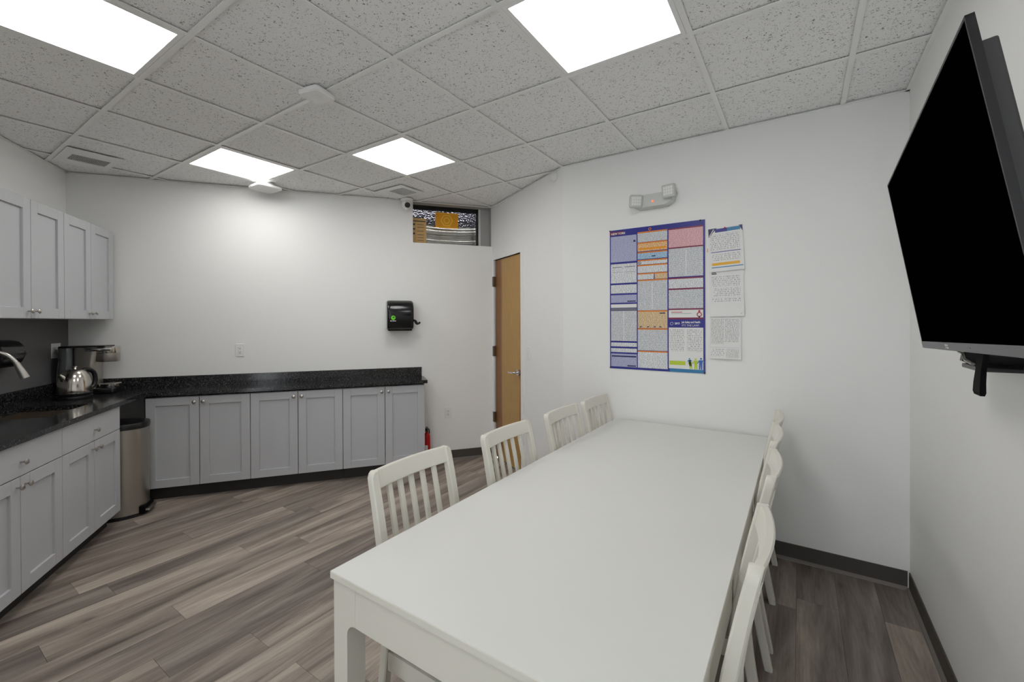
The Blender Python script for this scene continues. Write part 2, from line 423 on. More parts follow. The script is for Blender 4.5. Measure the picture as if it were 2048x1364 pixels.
# ------------------------------------------------------------------ walls
TH = 0.12
def wall(name, F, x0, x1, label, z0=0.0, z1=H+0.08, pieces=None):
    m = MB()
    for (a, b, c, d) in (pieces or [(x0, x1, z0, z1)]): m.box(a, b, 0, TH, c, d)
    o = m.build(name, WALL, mw=F); return structure(o, label)
WX0, WZ0 = 2.845, 2.316
wall('wall_back', FB, 0, 0, 'white wall behind the low cabinets', pieces=[(-0.1, WX0, 0, H+0.08), (WX0, 3.72, 0, WZ0)])
wall('wall_left', FL, -5.1, 0, 'white wall behind the sink')
DX0, DX1, DZ = DW-1.345, DW-0.722, 2.155     # door opening along the diagonal wall
wall('wall_diagonal', FD, 0, 0, 'white wall around the wooden door', pieces=[(-0.02, DX0, 0, H+0.08), (DX1, DW, 0, H+0.08), (DX0, DX1, DZ, H+0.08)])
wall('wall_far', FF, 2.44, 4.68, 'white wall with the posters')
wall('wall_right', FR, -2.50, 3.2, 'white wall with the television')
_n0, _n1, _ny = N2[0]+0.10, 4.46, N2[1]
m = MB(); m.box(N2[0]-0.3, _n0, _ny-TH, _ny, 0, H+0.08); m.box(_n1, 4.68, _ny-TH, _ny, 0, H+0.08); m.box(_n0, _n1, _ny-TH, _ny, 2.55, H+0.08); m.box(_n0, _n1, _ny-TH, _ny, 0, 0.10)
structure(m.build('wall_near', WALL), 'white wall with the added fill-light window behind the camera')
w2 = structure(MB().box(_n0, _n1, _ny-0.09, _ny-0.03, 0.10, 0.15).build('fill_window', GRID), 'added tall fill-light window behind the camera')  # unseen window, added so world light brightens the ceiling
MB().box(_n0, _n1, _ny-0.09, _ny-0.03, 2.50, 2.55).build('window_frame', GRID, w2)
for xx in (_n0, (_n0+_n1)/2-0.025, _n1-0.05): MB().box(xx, xx+0.05, _ny-0.09, _ny-0.03, 0.15, 2.50).build('window_frame', GRID, w2)
MB().box(_n0+0.05, _n1-0.05, _ny-0.062, _ny-0.058, 0.15, 2.50).build('pane', GLASS, w2)
def baseboard(name, F, x0, x1, label):
    o = structure(MB().box(x0, x1, -0.006, 0, 0.0, 0.1).build(name, BASEB, mw=F), label)
    MB().prism([(x0, -0.006, 0.0), (x0, -0.02, 0.0), (x0, -0.018, 0.006), (x0, -0.006, 0.016)], (x1-x0, 0, 0)).build('cove_toe', BASEB2, o)
    return o
baseboard('baseboard_far', FF, 2.44, 4.55, 'dark grey vinyl baseboard under the posters')
baseboard('baseboard_right', FR, -2.37, 2.5, 'dark grey vinyl baseboard under the television')
baseboard('baseboard_back', FB, 2.93, 3.69, 'dark grey vinyl baseboard beside the low cabinets')
baseboard('baseboard_left', FL, -4.95, -2.17, 'dark grey vinyl baseboard on the sink wall')
baseboard('baseboard_diagonal', FD, DX1+0.06, DW-0.01, 'dark grey vinyl baseboard beside the door')

# window high in the back wall
win = structure(MB().box(WX0-0.2, 3.575, 0.125, 0.15, WZ0-0.03, WZ0-0.012).build('window_1', BLACKG, mw=FB), 'small high interior window beside the door')
MB().box(WX0-0.2, 3.575, 0.125, 0.15, 2.70, 2.745).build('window_frame', BLACKG, win)
MB().box(3.555, 3.578, 0.12, 0.15, WZ0-0.02, 2.745).build('window_frame', BLACKG, win)
MB().box(WX0-0.2, 3.56, 0.136, 0.140, WZ0-0.02, 2.71).build('pane', GLASS, win)
MB().box(3.578, 3.72, 0.121, 0.16, WZ0-0.02, 2.80).build('jamb', SOFFIT, win)
MB().box(WX0-0.2, 3.72, 0.0, 0.16, 2.745, 2.80).build('soffit', SOFFIT, win)
MB().box(3.590, 3.600, 0.112, 0.1205, WZ0, 2.745).build('jamb_strip', GRID, win)
MB().box(3.7035, 3.86, 0.001, 0.20, WZ0-0.2, 2.86).build('corner_post', SOFFIT, win)
# behind the glass: foil insulation over a galvanised duct
d = thing('ribbed_steel_duct', 'shiny ribbed steel duct behind the small high window', 'duct', FB @ Matrix.Translation((0, 0.27, 0)))
rings = []
nz = 120
for kx in range(13):
    xx = 2.62+kx*0.105; cv = 0.05*((xx-3.25)/0.5)**2
    ring = []
    for kz in range(nz+1):
        zz = 2.20+0.36*kz/nz
        rip = 0.016*math.sin(2*math.pi*(zz-2.20)/0.105)+0.009*math.sin(6*math.pi*(zz-2.20)/0.105+0.6)
        ring.append((xx, 0.0+rip-cv*0.5, zz+cv*0.7))
    rings.append(ring)
MB().loft(rings, caps=False, close=False).build('ribbed_sheet', GALV, d, smooth='all')
MB().box(2.62, 3.88, 0.045, 0.06, 2.18, 2.56).build('backing_sheet', GALV, d)
ins = tag(MB().box(2.6, 3.9, 0.345, 0.36, 2.5, 2.99).build('foil_insulation', FOIL, mw=FB), 'crinkled silver foil insulation above the duct behind the high window', 'insulation')
for bx_ in ((2.5, 3.95, 0.12, 0.70, 3.0, 3.03), (2.5, 3.95, 0.12, 0.70, 2.10, 2.13), (2.5, 2.53, 0.12, 0.70, 2.13, 3.0), (3.92, 3.95, 0.12, 0.70, 2.13, 3.0), (2.53, 3.92, 0.67, 0.70, 2.13, 3.0)):  # boards added to keep stray world light out of the cavity
    MB().box(*bx_).build('light_seal_board', WALL, win)
lp = thing('added_tube_lamp', 'hidden fluorescent tube added to light the duct behind the small high window', 'lamp', FB @ Matrix.Translation((3.2, 0.215, 2.90)))  # hidden lamp added to brighten the duct ribs and foil
MB().lathe([(0.012, -0.45), (0.013, -0.449), (0.013, 0.449), (0.012, 0.45)], n=12, axis='x').build('tube', mat('tube_glow', (1, 0.97, 0.92, 1), 0.5, emis=22.0), lp)
MB().box(-0.48, 0.48, -0.02, 0.02, 0.016, 0.05).build('batten', GRID, lp)
st = thing('orange_warning_sticker', 'orange square sticker with a hexagon mark on the high window', 'sticker', FB @ Matrix.Translation((3.225, 0.1345, 2.60)))
MB().box(-0.125, 0.125, -0.001, 0.001, -0.085, 0.085).build('sheet', ORSTICK, st)
m = MB()
for r0, r1 in ((0.072, 0.056), (0.04, 0.026)):
    for s_ in range(6):
        a, b = math.radians(60*s_), math.radians(60*s_+60)
        m.poly([(r*math.cos(t_), -0.0016, r*math.sin(t_)) for r, t_ in ((r0, a), (r0, b), (r1, b), (r1, a))])
m.build('hexagon_mark', ORSTICK2, st)
m = MB()
for z_ in (0.078, -0.078): MB().box(-0.12, 0.12, -0.0016, -0.0012, z_-0.004, z_+0.004).build('border_line', ORSTICK2, st)
pn = thing('tan_paper_notice', 'narrow tan paper notice at the left of the high window', 'notice', FB @ Matrix.Translation((2.925, 0.1345, 2.455)))
MB().box(-0.075, 0.075, -0.001, 0.001, -0.135, 0.15).build('sheet', TAN, pn)
m = MB(); m.box(-0.07, 0.065, -0.0016, -0.0012, 0.112, 0.122)
for z_ in (0.08, 0.03, -0.02): m.box(-0.066, -0.045, -0.0016, -0.0012, z_-0.008, z_+0.01)
for z_ in (0.08, 0.05, 0.01, -0.03, -0.06, -0.09): m.box(-0.02, 0.05, -0.0016, -0.0012, z_-0.002, z_+0.003)
m.build('printed_lines', P['black'], pn, kind='stuff')

# ------------------------------------------------------------------ wooden door
door = structure(MB().box(DX0+0.005, DX1-0.005, 0.012, 0.055, 0.006, DZ-0.005).build('door_1', DOORW, mw=FD @ Matrix.Translation((0, 0, 0))), 'narrow birch veneer door with a chrome lever')
for v in door.data.vertices: v.co.x -= DX0
door.matrix_world = FD @ Matrix.Translation((DX0, 0, 0))
dw_ = DX1-DX0
m = MB()
m.box(-0.055, 0.0, -0.012, 0.07, 0, DZ+0.05); m.box(dw_, dw_+0.055, -0.012, 0.07, 0, DZ+0.05); m.box(0, dw_, -0.012, 0.07, DZ, DZ+0.05)
m.box(0, 0.02, 0.056, 0.07, 0, DZ); m.box(dw_-0.02, dw_, 0.056, 0.07, 0, DZ); m.box(0, dw_, 0.056, 0.07, DZ-0.02, DZ)
m.build('door_frame', WALL, door)
MB().box(0, dw_, 0.03, 0.11, -0.05, 0.005).build('threshold_seal', TOE, door)  # sill strip added to stop light leaking under the door
MB().box(0.021, dw_-0.021, 0.0705, 0.08, 0, DZ-0.021).build('door_light_seal', DOORW, door)  # unseen panel added to block light leaking around the door
for zz in (0.44, 1.16, 1.92):
    MB().box(-0.022, 0.012, -0.017, 0.011, zz-0.055, zz+0.055).build('hinge', HINGE, door)
lv = MB().lathe([(0.0, -0.012), (0.03, -0.012), (0.032, 0.0), (0.03, 0.012), (0.0, 0.012)][1:4], c=(dw_-0.07, 0.0, 0.98), n=20, axis='y').build('lever_rose', CHROME, door, smooth=True)
MB().tube(spline([(dw_-0.07, 0.0, 0.98), (dw_-0.07, -0.04, 0.98), (dw_-0.10, -0.055, 0.978), (dw_-0.18, -0.055, 0.976)], 6), 0.0095, 10).build('lever_handle', CHROME, door, smooth=True)

# ------------------------------------------------------------------ cabinets
def shaker(w, h, parent, knob=None, plain=False, knob_z=0.0):
    """door face in local coords: x 0..w, z 0..h, front at y=-0.02; returns mesh object"""
    m = MB(); fr = 0.067
    if plain or h < 0.2:
        m.box(0, w, -0.02, 0, 0, h, 0.0015, 1)
    else:
        m.box(0, fr, -0.02, 0, 0, h, 0.0012, 1); m.box(w-fr, w, -0.02, 0, 0, h, 0.0012, 1)
        m.box(fr, w-fr, -0.02, 0, 0, fr, 0.0012, 1); m.box(fr, w-fr, -0.02, 0, h-fr, h, 0.0012, 1)
        m.box(fr-0.002, w-fr+0.002, -0.007, -0.001, fr-0.002, h-fr+0.002)
    return m
def add_knob(door_o, x, z):
    MB().lathe([(0.004, -0.020), (0.0045, -0.034), (0.009, -0.039), (0.0145, -0.043), (0.015, -0.046), (0.011, -0.050), (0.003, -0.0515)], c=(x, 0, z), n=16, axis='y').build('knob', NICKEL, door_o, smooth=True)
def cabinet(F, x, w, depth, z0, h, label, group, doors=2, drawer=0.0, knob_at='top', toe=0.0, name='base_cabinet', gap=0.0025):
    """F wall frame, x = left edge, front face of carcass at y=-depth"""
    t = thing(name, label, 'cabinet', F @ Matrix.Translation((x, -depth, 0)), group)
    m = MB(); e_ = 0.0005; th = 0.016
    m.box(e_, th, 0, depth-0.003, z0, z0+h); m.box(w-th, w-e_, 0, depth-0.003, z0, z0+h); m.box(th, w-th, 0, depth-0.003, z0, z0+th); m.box(th, w-th, depth-0.012, depth-0.003, z0+th, z0+h)
    m.box(th, w-th, 0, 0.018, z0+h-0.035, z0+h)
    if toe == 0 or depth < 0.4: m.box(th, w-th, 0.018, depth-0.012, z0+h-th, z0+h)
    m.build('carcass', CAB, t)
    if toe: MB().box(0.001, w-0.001, 0.06, depth-0.003, 0.0, z0).build('toe_kick', TOE, t)
    hd = h-drawer
    if drawer:
        dr = shaker(w-2*gap, drawer-2*gap, t, plain=True).build('drawer_front', CAB, t); dr.location = (gap, 0, z0+hd+gap); add_knob(dr, (w-2*gap)/2, (drawer-2*gap)*0.42)
    dwid = w/doors
    for i in range(doors):
        o = shaker(dwid-2*gap, hd-2*gap, t).build('door', CAB, t); o.location = (i*dwid+gap, 0, z0+gap)
        kx = dwid-2*gap-0.030 if i == 0 else 0.030
        kz = hd-2*gap-0.045 if knob_at == 'top' else 0.045
        add_knob(o, kx, kz)
    return t
BD = 0.28
for kk, lb in enumerate(('low grey two-door cabinet right beside the step bin', 'middle low grey two-door cabinet of the three along the back wall', 'low grey two-door cabinet beside the fire extinguisher')):
    cabinet(FB, 0.652+0.7565*kk, 0.7565, BD, 0.112, 0.752, lb, 'shallow base cabinets along the back wall', toe=1)
for kk, lb in enumerate(('grey base cabinet with a drawer next to the step bin', 'grey base cabinet with a drawer below the sink at the left frame edge')):
    cabinet(FL, -(0.715+0.707*(kk+1)), 0.707, 0.60, 0.105, 0.775, lb, 'base cabinets below the sink counter', drawer=0.172, toe=1)
for kk, lb in enumerate(('grey wall cabinet above the coffee maker', 'grey wall cabinet at the left frame edge above the sink')):
    cabinet(FL, -(0.052+0.70*(kk+1)), 0.70, 0.31, 1.515, 0.75, lb, 'wall cabinets above the sink counter', knob_at='bottom', name='wall_cabinet')
# added dark boards that paint the shade in the corner below the worktop
MB().box(-0.70, -0.002, -0.012, -0.002, 0.0, 0.878).build('corner_shade_board', DARKPAN, mw=FL)
o = bpy.data.objects['corner_shade_board']; tag(o, 'added dark board painting the shade in the corner below the worktop, behind the step bin', 'board')
o = MB().box(0.64, 0.650, -0.278, -0.014, 0.0, 0.878).build('end_shade_board', DARKPAN, mw=FB); tag(o, 'added dark board painting the shade at the end of the low cabinets, facing the step bin', 'board')

# ------------------------------------------------------------------ worktop with sink hole, backsplashes
CT0, CT1 = 0.880, 0.912
wt = thing('granite_worktop', 'black speckled granite worktop running around the kitchen corner', 'worktop', Matrix.Identity(4))
def pl(along, off): v = FL @ Vector((-along, -off, 0)); return (v.x, v.y)
def pb(along, off): v = FB @ Vector((along, -off, 0)); return (v.x, v.y)
def line_x(p, d, q, e):
    den = d[0]*e[1]-d[1]*e[0]; t_ = ((q[0]-p[0])*e[1]-(q[1]-p[1])*e[0])/den; return (p[0]+d[0]*t_, p[1]+d[1]*t_)
EL, EB = D(-35.0), D(52.3)
inner = line_x(pl(0, 0.637), EL, pb(0, 0.325), EB)
def strip(pts): return slab(pts, CT0, CT1, 'slab', GRANITE, wt)
SA0, SA1, SO0, SO1 = 0.775, 1.24, 0.105, 0.47
m = MB()
def sl(pts): m.prism([(p[0], p[1], CT0) for p in pts], (0, 0, CT1-CT0))
kin = line_x(pl(0, 0), EL, pb(0, 0), EB)
sl([pb(0.0, 0.002), inner, pb(2.945, 0.325), pb(2.945, 0.002)])
sl([pl(0.0, 0.002), pl(SA0, 0.002), pl(SA0, 0.637), inner])
sl([pl(SA0, 0.002), pl(SA1, 0.002), pl(SA1, SO0), pl(SA0, SO0)])
sl([pl(SA0, SO1), pl(SA1, SO1), pl(SA1, 0.637), pl(SA0, 0.637)])
sl([pl(SA1, 0.002), pl(2.16, 0.002), pl(2.16, 0.637), pl(SA1, 0.637)])
bmesh.ops.remove_doubles(m.bm, verts=m.bm.verts[:], dist=0.0004)
m.build('slab', GRANITE, wt)
MB().prism([(p[0], p[1], CT1) for p in (pb(0.03, 0.002), pb(0.03, 0.022), pb(2.925, 0.022), pb(2.925, 0.002))], (0, 0, 0.098)).build('backsplash', GRANITE, wt)
MB().prism([(p[0], p[1], CT1) for p in (pl(0.002, 0.002), pl(0.024, 0.024), pl(2.16, 0.024), pl(2.16, 0.002))], (0, 0, 0.10)).build('backsplash', GRANITE, wt)
o = MB().box(-2.2, -0.003, -0.010, -0.001, CT1+0.10, 1.515).build('grey_wall_panel', BACKSPL, mw=FL); tag(o, 'plain dark grey panel on the wall between sink counter and wall cabinets', 'wall panel')
# sink
t = thing('undermount_sink', 'small stainless undermount sink in the black worktop', 'sink', FL @ Matrix.Translation((0, 0, 0)))
a0, a1, o0, o1, zb = -SA1+0.004, -SA0-0.004, -SO1+0.004, -SO0-0.004, 0.68
m = MB(); w_ = 0.004
m.box(a0, a1, o0, o1, zb-w_, zb)
m.box(a0-w_, a0, o0-w_, o1+w_, zb-w_, CT0-0.001); m.box(a1, a1+w_, o0-w_, o1+w_, zb-w_, CT0-0.001)
m.box(a0, a1, o0-w_, o0, zb-w_, CT0-0.001); m.box(a0, a1, o1, o1+w_, zb-w_, CT0-0.001)
m.build('basin', SINKST, t)
MB().lathe([(0.042, zb), (0.040, zb+0.003), (0.026, zb+0.003), (0.024, zb+0.001)], c=((a0+a1)/2, (o0+o1)/2, 0), n=24).build('drain', CHROME, t, smooth=True)
# faucet
t = thing('kitchen_faucet', 'brushed nickel gooseneck faucet over the sink', 'faucet', FL @ Matrix.Translation((-1.10, -0.075, CT1+0.0005)))
MB().lathe([(0.028, 0.0), (0.028, 0.006), (0.022, 0.012), (0.020, 0.07), (0.015, 0.08)], n=24).build('base', NICKEL, t, smooth=True)
pth = spline([(0, 0, 0.07), (0, 0, 0.25), (0.004, -0.012, 0.34), (0.02, -0.06, 0.397), (0.042, -0.115, 0.375), (0.058, -0.15, 0.325)], 7)
MB().tube(pth, 0.0135, 14).build('spout', NICKEL, t, smooth=True)
MB().tube([(0.058, -0.15, 0.325), (0.066, -0.168, 0.275), (0.073, -0.185, 0.225)], [0.0145, 0.019, 0.023], 16).build('spray_head', NICKEL, t, smooth=True)
MB().tube([(-0.02, 0, 0.05), (-0.05, -0.01, 0.065), (-0.09, -0.02, 0.10)], [0.009, 0.007, 0.006], 10).build('lever', NICKEL, t, smooth=True)

# ------------------------------------------------------------------ towel dispensers
def dispenser(F, x, z, label, w=0.255, h=0.31, dp=0.20, logo=True):
    """x,z = bottom left on the wall"""
    t = thing('paper_towel_dispenser', label, 'dispenser', F @ Matrix.Translation((x, 0, z)), 'black paper towel dispensers')
    prof = [(0, 0.045), (-dp*0.72, 0.012), (-dp*0.86, 0.03), (-dp*0.97, h*0.35), (-dp, h*0.55), (-dp*0.93, h*0.78), (-dp*0.72, h*0.93), (-dp*0.42, h*0.99), (0, h)]
    rings = []
    ins_ = [(0.0, 0.93), (0.012, 0.985), (0.03, 1.0), (w-0.03, 1.0), (w-0.012, 0.985), (w, 0.93)]
    for xx, sc in ins_:
        rings.append([(xx, y*sc, h*0.5+(zz-h*0.5)*sc) for y, zz in prof])
    MB().loft(rings).build('cover', BLACKG, t, smooth=True)
    MB().box(0.012, w-0.012, -dp*0.70, -0.002, 0.0, 0.05, 0.004).build('paper_mouth', BLACKM, t)
    MB().box(-0.006, 0.004, -0.10, -0.002, 0.02, h-0.02, 0.003).build('back_plate', GREYWHITE, t)
    MB().tube(spline([(w-0.005, -dp*0.55, 0.105), (w+0.02, -dp*0.6, 0.10), (w+0.035, -dp*0.62, 0.075), (w+0.055, -dp*0.63, 0.072), (w+0.07, -dp*0.63, 0.088)], 4), [0.012]*5+[0.014]*6+[0.010]*5+[0.006], 8).build('lever', BLACK, t, smooth=True)
    if logo:
        zz = h*0.42; yy = -dp*0.988
        MB().lathe([(0.022, yy-0.001), (0.022, yy-0.003)], c=(0.055, 0, zz), n=20, axis='y').build('green_badge', GREEN, t)
        MB().lathe([(0.009, yy-0.0032), (0.009, yy-0.004)], c=(0.059, 0, zz+0.004), n=12, axis='y').build('badge_mark', GREENDK, t)
        m = MB(); m.lathe([(0.006, yy+0.004), (0.006, yy-0.001)], c=(0.033, 0, zz-0.031), n=10, axis='y')
        m.box(0.045, 0.082, yy-0.001, yy+0.004, zz-0.034, zz-0.028); m.build('badge_lettering', PRWHITE, t)
    return t
dispenser(FB, 2.575, 1.395, 'black paper towel dispenser with a green badge on the back wall', dp=0.19)
dispenser(FL, -0.960, 1.195, 'dark towel dispenser on the grey panel behind the faucet', w=0.23, h=0.18, dp=0.12, logo=False)

# ------------------------------------------------------------------ outlets and switch
def outlet(F, x, z, label, w=0.072, h=0.118, double=False, y=0.0):
    t = thing('wall_outlet', label, 'outlet', F @ Matrix.Translation((x, y, z)), 'white wall outlets')
    MB().box(-w/2, w/2, -0.006, 0, -h/2, h/2, 0.002).build('plate', WHITEPL, t)
    for cx in ((-w/4, w/4) if double else (0,)):
        m = MB(); m.box(cx-0.0165, cx+0.0165, -0.008, -0.005, -0.0335, 0.0335, 0.0015, 1); m.build('receptacle', WHITEPL, t)
        s_ = MB()
        for zz in (0.017, -0.017):
            s_.box(cx-0.008, cx-0.0055, -0.0085, -0.0075, zz, zz+0.009); s_.box(cx+0.0055, cx+0.008, -0.0085, -0.0075, zz, zz+0.008)
            s_.box(cx-0.003, cx+0.003, -0.0085, -0.0075, zz-0.010, zz-0.004)
        s_.build('slots', SLOT, t)
    return t
outlet(FB, 1.262, 1.228, 'white wall outlet above the low cabinets, left of the towel dispenser')
outlet(FB, 3.208, 0.508, 'white wall outlet low on the wall between cabinets and door')
t = outlet(FL, -0.178, 1.265, 'white double outlet with black plugs behind the coffee maker', w=0.118, double=True, y=-0.010)
for zz in (0.017, -0.017):
    pg = MB().box(0.014, 0.046, -0.045, -0.006, zz-0.012, zz+0.012, 0.004).build('plug', BLACK, t)
c_ = tag(MB().tube(spline([(-0.150, -0.052, 1.246), (-0.19, -0.070, 1.242), (-0.262, -0.075, 1.20), (-0.285, -0.07, 1.10), (-0.288, -0.07, 1.0), (-0.287, -0.085, 0.93)], 6), 0.0045, 8).build('power_cord', BLACK, mw=FL, smooth=True), 'black power cord hanging from the double outlet', 'cord')
t = thing('light_switch', 'white rocker light switch beside the wooden door', 'switch', FD @ Matrix.Translation((DW-0.577, 0, 1.182)))
MB().box(-0.036, 0.036, -0.006, 0, -0.062, 0.062, 0.002).build('plate', WHITEPL, t)
MB().box(-0.017, 0.017, -0.010, -0.005, -0.033, 0.033, 0.0015, 1).build('rocker', WHITEPL, t)

# ------------------------------------------------------------------ step bin
t = thing('step_bin', 'half-round stainless step bin with black lid in the kitchen corner', 'bin', FL @ Matrix.Translation((-0.505, -0.44, 0)))
def dshape(w, dd, z, n=22):
    """flat back at y=+0.13, round front towards -y"""
    pts = [(w/2, 0.13, z), (w/2, 0.0, z)]
    pts = [(-w/2, 0.13, z)]
    for i in range(n+1):
        a = math.pi+math.pi*i/n; ca, sa = math.cos(a), math.sin(a)
        p = 2/2.5
        pts.append((w/2*math.copysign(abs(ca)**p, ca), -dd*abs(sa)**p, z))
    pts.append((w/2, 0.13, z)); return pts
w_, dd_ = 0.30, 0.275
MB().loft([dshape(w_, dd_, 0.02), dshape(w_, dd_, 0.672)]).build('body', BRUSH, t, smooth=True)
MB().loft([dshape(w_+0.006, dd_+0.004, 0.0), dshape(w_+0.006, dd_+0.004, 0.025)]).build('base_ring', BLACK, t, smooth=True)
MB().loft([dshape(w_+0.010, dd_+0.006, 0.672), dshape(w_+0.012, dd_+0.008, 0.706), dshape(w_+0.004, dd_+0.004, 0.716), dshape(w_-0.05, dd_-0.03, 0.720)]).build('lid', BLACK, t, smooth=True)
MB().box(-0.09, 0.09, -dd_-0.006, -dd_+0.03, 0.012, 0.075, 0.006).build('pedal_recess', BLACKM, t)
MB().box(-0.075, 0.075, -dd_-0.032, -dd_+0.0, 0.028, 0.044, 0.006).build('pedal', BRUSH, t)
for o in t.children:
    if 'pedal' in o.name: o.rotation_euler = (0, 0, 0.0)

# ------------------------------------------------------------------ kettle and coffee maker
t = thing('electric_kettle', 'polished steel electric kettle with a black handle on the worktop', 'kettle', FL @ Matrix.Translation((-0.455, -0.25, CT1+0.001)) @ Matrix.Rotation(math.radians(-25), 4, 'Z') @ Matrix.Scale(1.16, 4))
MB().lathe([(0.088, 0.0), (0.090, 0.008), (0.088, 0.020), (0.078, 0.026)], n=32).build('power_base', BLACK, t, smooth=True)
MB().lathe([(0.082, 0.027), (0.085, 0.034), (0.086, 0.06), (0.082, 0.10), (0.074, 0.14), (0.062, 0.168), (0.056, 0.176)], n=36).build('body', STEEL, t, smooth=True)
MB().lathe([(0.056, 0.176), (0.050, 0.184), (0.030, 0.191), (0.012, 0.194), (0.010, 0.200), (0.015, 0.207), (0.009, 0.213)], n=28).build('lid', STEEL, t, smooth=True)
MB().lathe([(0.083, 0.024), (0.0865, 0.030), (0.0865, 0.038), (0.084, 0.040)], n=32).build('lower_band', BLACK, t, smooth=True)
MB().tube(spline([(0.050, 0, 0.178), (0.085, 0, 0.180), (0.120, 0, 0.160), (0.132, 0, 0.115), (0.122, 0, 0.07), (0.088, 0, 0.048)], 6), [0.014]*10+[0.0135]*21, 12).build('handle', BLACK, t, smooth=True)
MB().tube([(-0.060, 0, 0.128), (-0.078, 0, 0.148), (-0.092, 0, 0.166)], [0.022, 0.015, 0.009], 12).build('spout', STEEL, t, smooth=True)

t = thing('coffee_maker', 'black and steel single-cup coffee maker in the kitchen corner', 'coffee maker', FL @ Matrix.Translation((-0.17, -0.05, CT1+0.001)))
MB().box(-0.105, 0.105, -0.36, 0.0, 0.0, 0.045, 0.012, 3).build('base', BLACK, t, smooth=True)
MB().lathe([(0.070, 0.045), (0.074, 0.052), (0.074, 0.072), (0.068, 0.076)], c=(0, -0.30, 0), n=28).build('drip_tray', STEEL, t, smooth=True)
m = MB()
def rr(w0, w1, y0, y1, z, r=0.035, n=5):
    pts = []
    for cx, cy, a0 in ((w1-r, y1-r, 0), (w0+r, y1-r, 90), (w0+r, y0+r, 180), (w1-r, y0+r, 270)):
        for i in range(n+1):
            a = math.radians(a0+90*i/n); pts.append((cx+r*math.cos(a), cy+r*math.sin(a), z))
    return pts
m.loft([rr(-0.075, 0.085, -0.235, -0.09, 0.045), rr(-0.075, 0.085, -0.225, -0.09, 0.20), rr(-0.075, 0.085, -0.24, -0.09, 0.29), rr(-0.075, 0.085, -0.25, -0.09, 0.375)])
m.build('column', BRUSH, t, smooth=True)
MB().lathe([(0.070, 0.255), (0.074, 0.262), (0.074, 0.325)], c=(0, -0.29, 0), n=32).build('brew_head', BRUSH, t, smooth=True)
MB().lathe([(0.075, 0.327), (0.077, 0.335), (0.077, 0.372), (0.070, 0.380)], c=(0, -0.29, 0), n=32).build('head_band', STEEL, t, smooth=True)
MB().box(-0.078, 0.088, -0.30, -0.01, 0.376, 0.388, 0.005).build('top_lid', BLACK, t)
MB().tube([(-0.07, -0.17, 0.358), (-0.088, -0.19, 0.358), (-0.088, -0.27, 0.360), (-0.07, -0.33, 0.36)], 0.009, 10, flat=1.6).build('lid_handle', CHROME, t, smooth=True)
MB().loft([rr(-0.095, 0.10, -0.088, -0.004, 0.046, 0.03), rr(-0.095, 0.10, -0.088, -0.004, 0.372, 0.03)]).build('water_tank', TANKPL, t, smooth=True)

# ------------------------------------------------------------------ table
TX0, TX1, TY0, TY1, TZ = 2.896, 3.893, -0.040, 2.358, 0.75
t = thing('dining_table', 'long white table standing against the poster wall', 'table', Matrix.Translation(((TX0+TX1)/2, (TY0+TY1)/2, 0)))
hw, hl = (TX1-TX0)/2, (TY1-TY0)/2
MB().box(-hw, hw, -hl, hl, TZ-0.022, TZ-0.0012, 0.002, 1).build('table_edge', CHAIRW, t)
MB().box(-hw+0.0008, hw-0.0008, -hl+0.0008, hl-0.0008, TZ-0.0014, TZ, 0.0006, 1).build('table_top', TABLEW, t)
iw, il = hw-0.008, hl-0.008
AH = 0.112; az1 = TZ-0.0222; az0 = az1-AH
for sx in (-1, 1):
    for sy in (-1, 1):
        m = MB()
        # profile in x-z: leg with a quarter round into the short apron
        lw, ext, rad = 0.062, 0.10, 0.034
        pts = [(0, 0), (lw, 0), (lw, az0-rad)] + [(lw+rad-rad*math.cos(a), az0-rad+rad*math.sin(a)) for a in [math.pi/2*k_/6 for k_ in range(1, 7)]] + [(ext, az0), (ext, az1), (0, az1)]
        m.prism([(sx*(iw-px), sy*il, pz) for px, pz in pts], (0, -sy*0.062, 0))
        m.build('leg', CHAIRW, t)
for sx in (-1, 1):
    MB().box(sx*iw-(0.022 if sx > 0 else 0), sx*iw+(0.022 if sx < 0 else 0), -il+0.0625, il-0.0625, az0, az1).build('apron', CHAIRW, t)
for sy in (-1, 1):
    MB().box(-iw+0.1005, iw-0.1005, sy*il-(0.022 if sy > 0 else 0), sy*il+(0.022 if sy < 0 else 0), az0, az1).build('apron', CHAIRW, t)

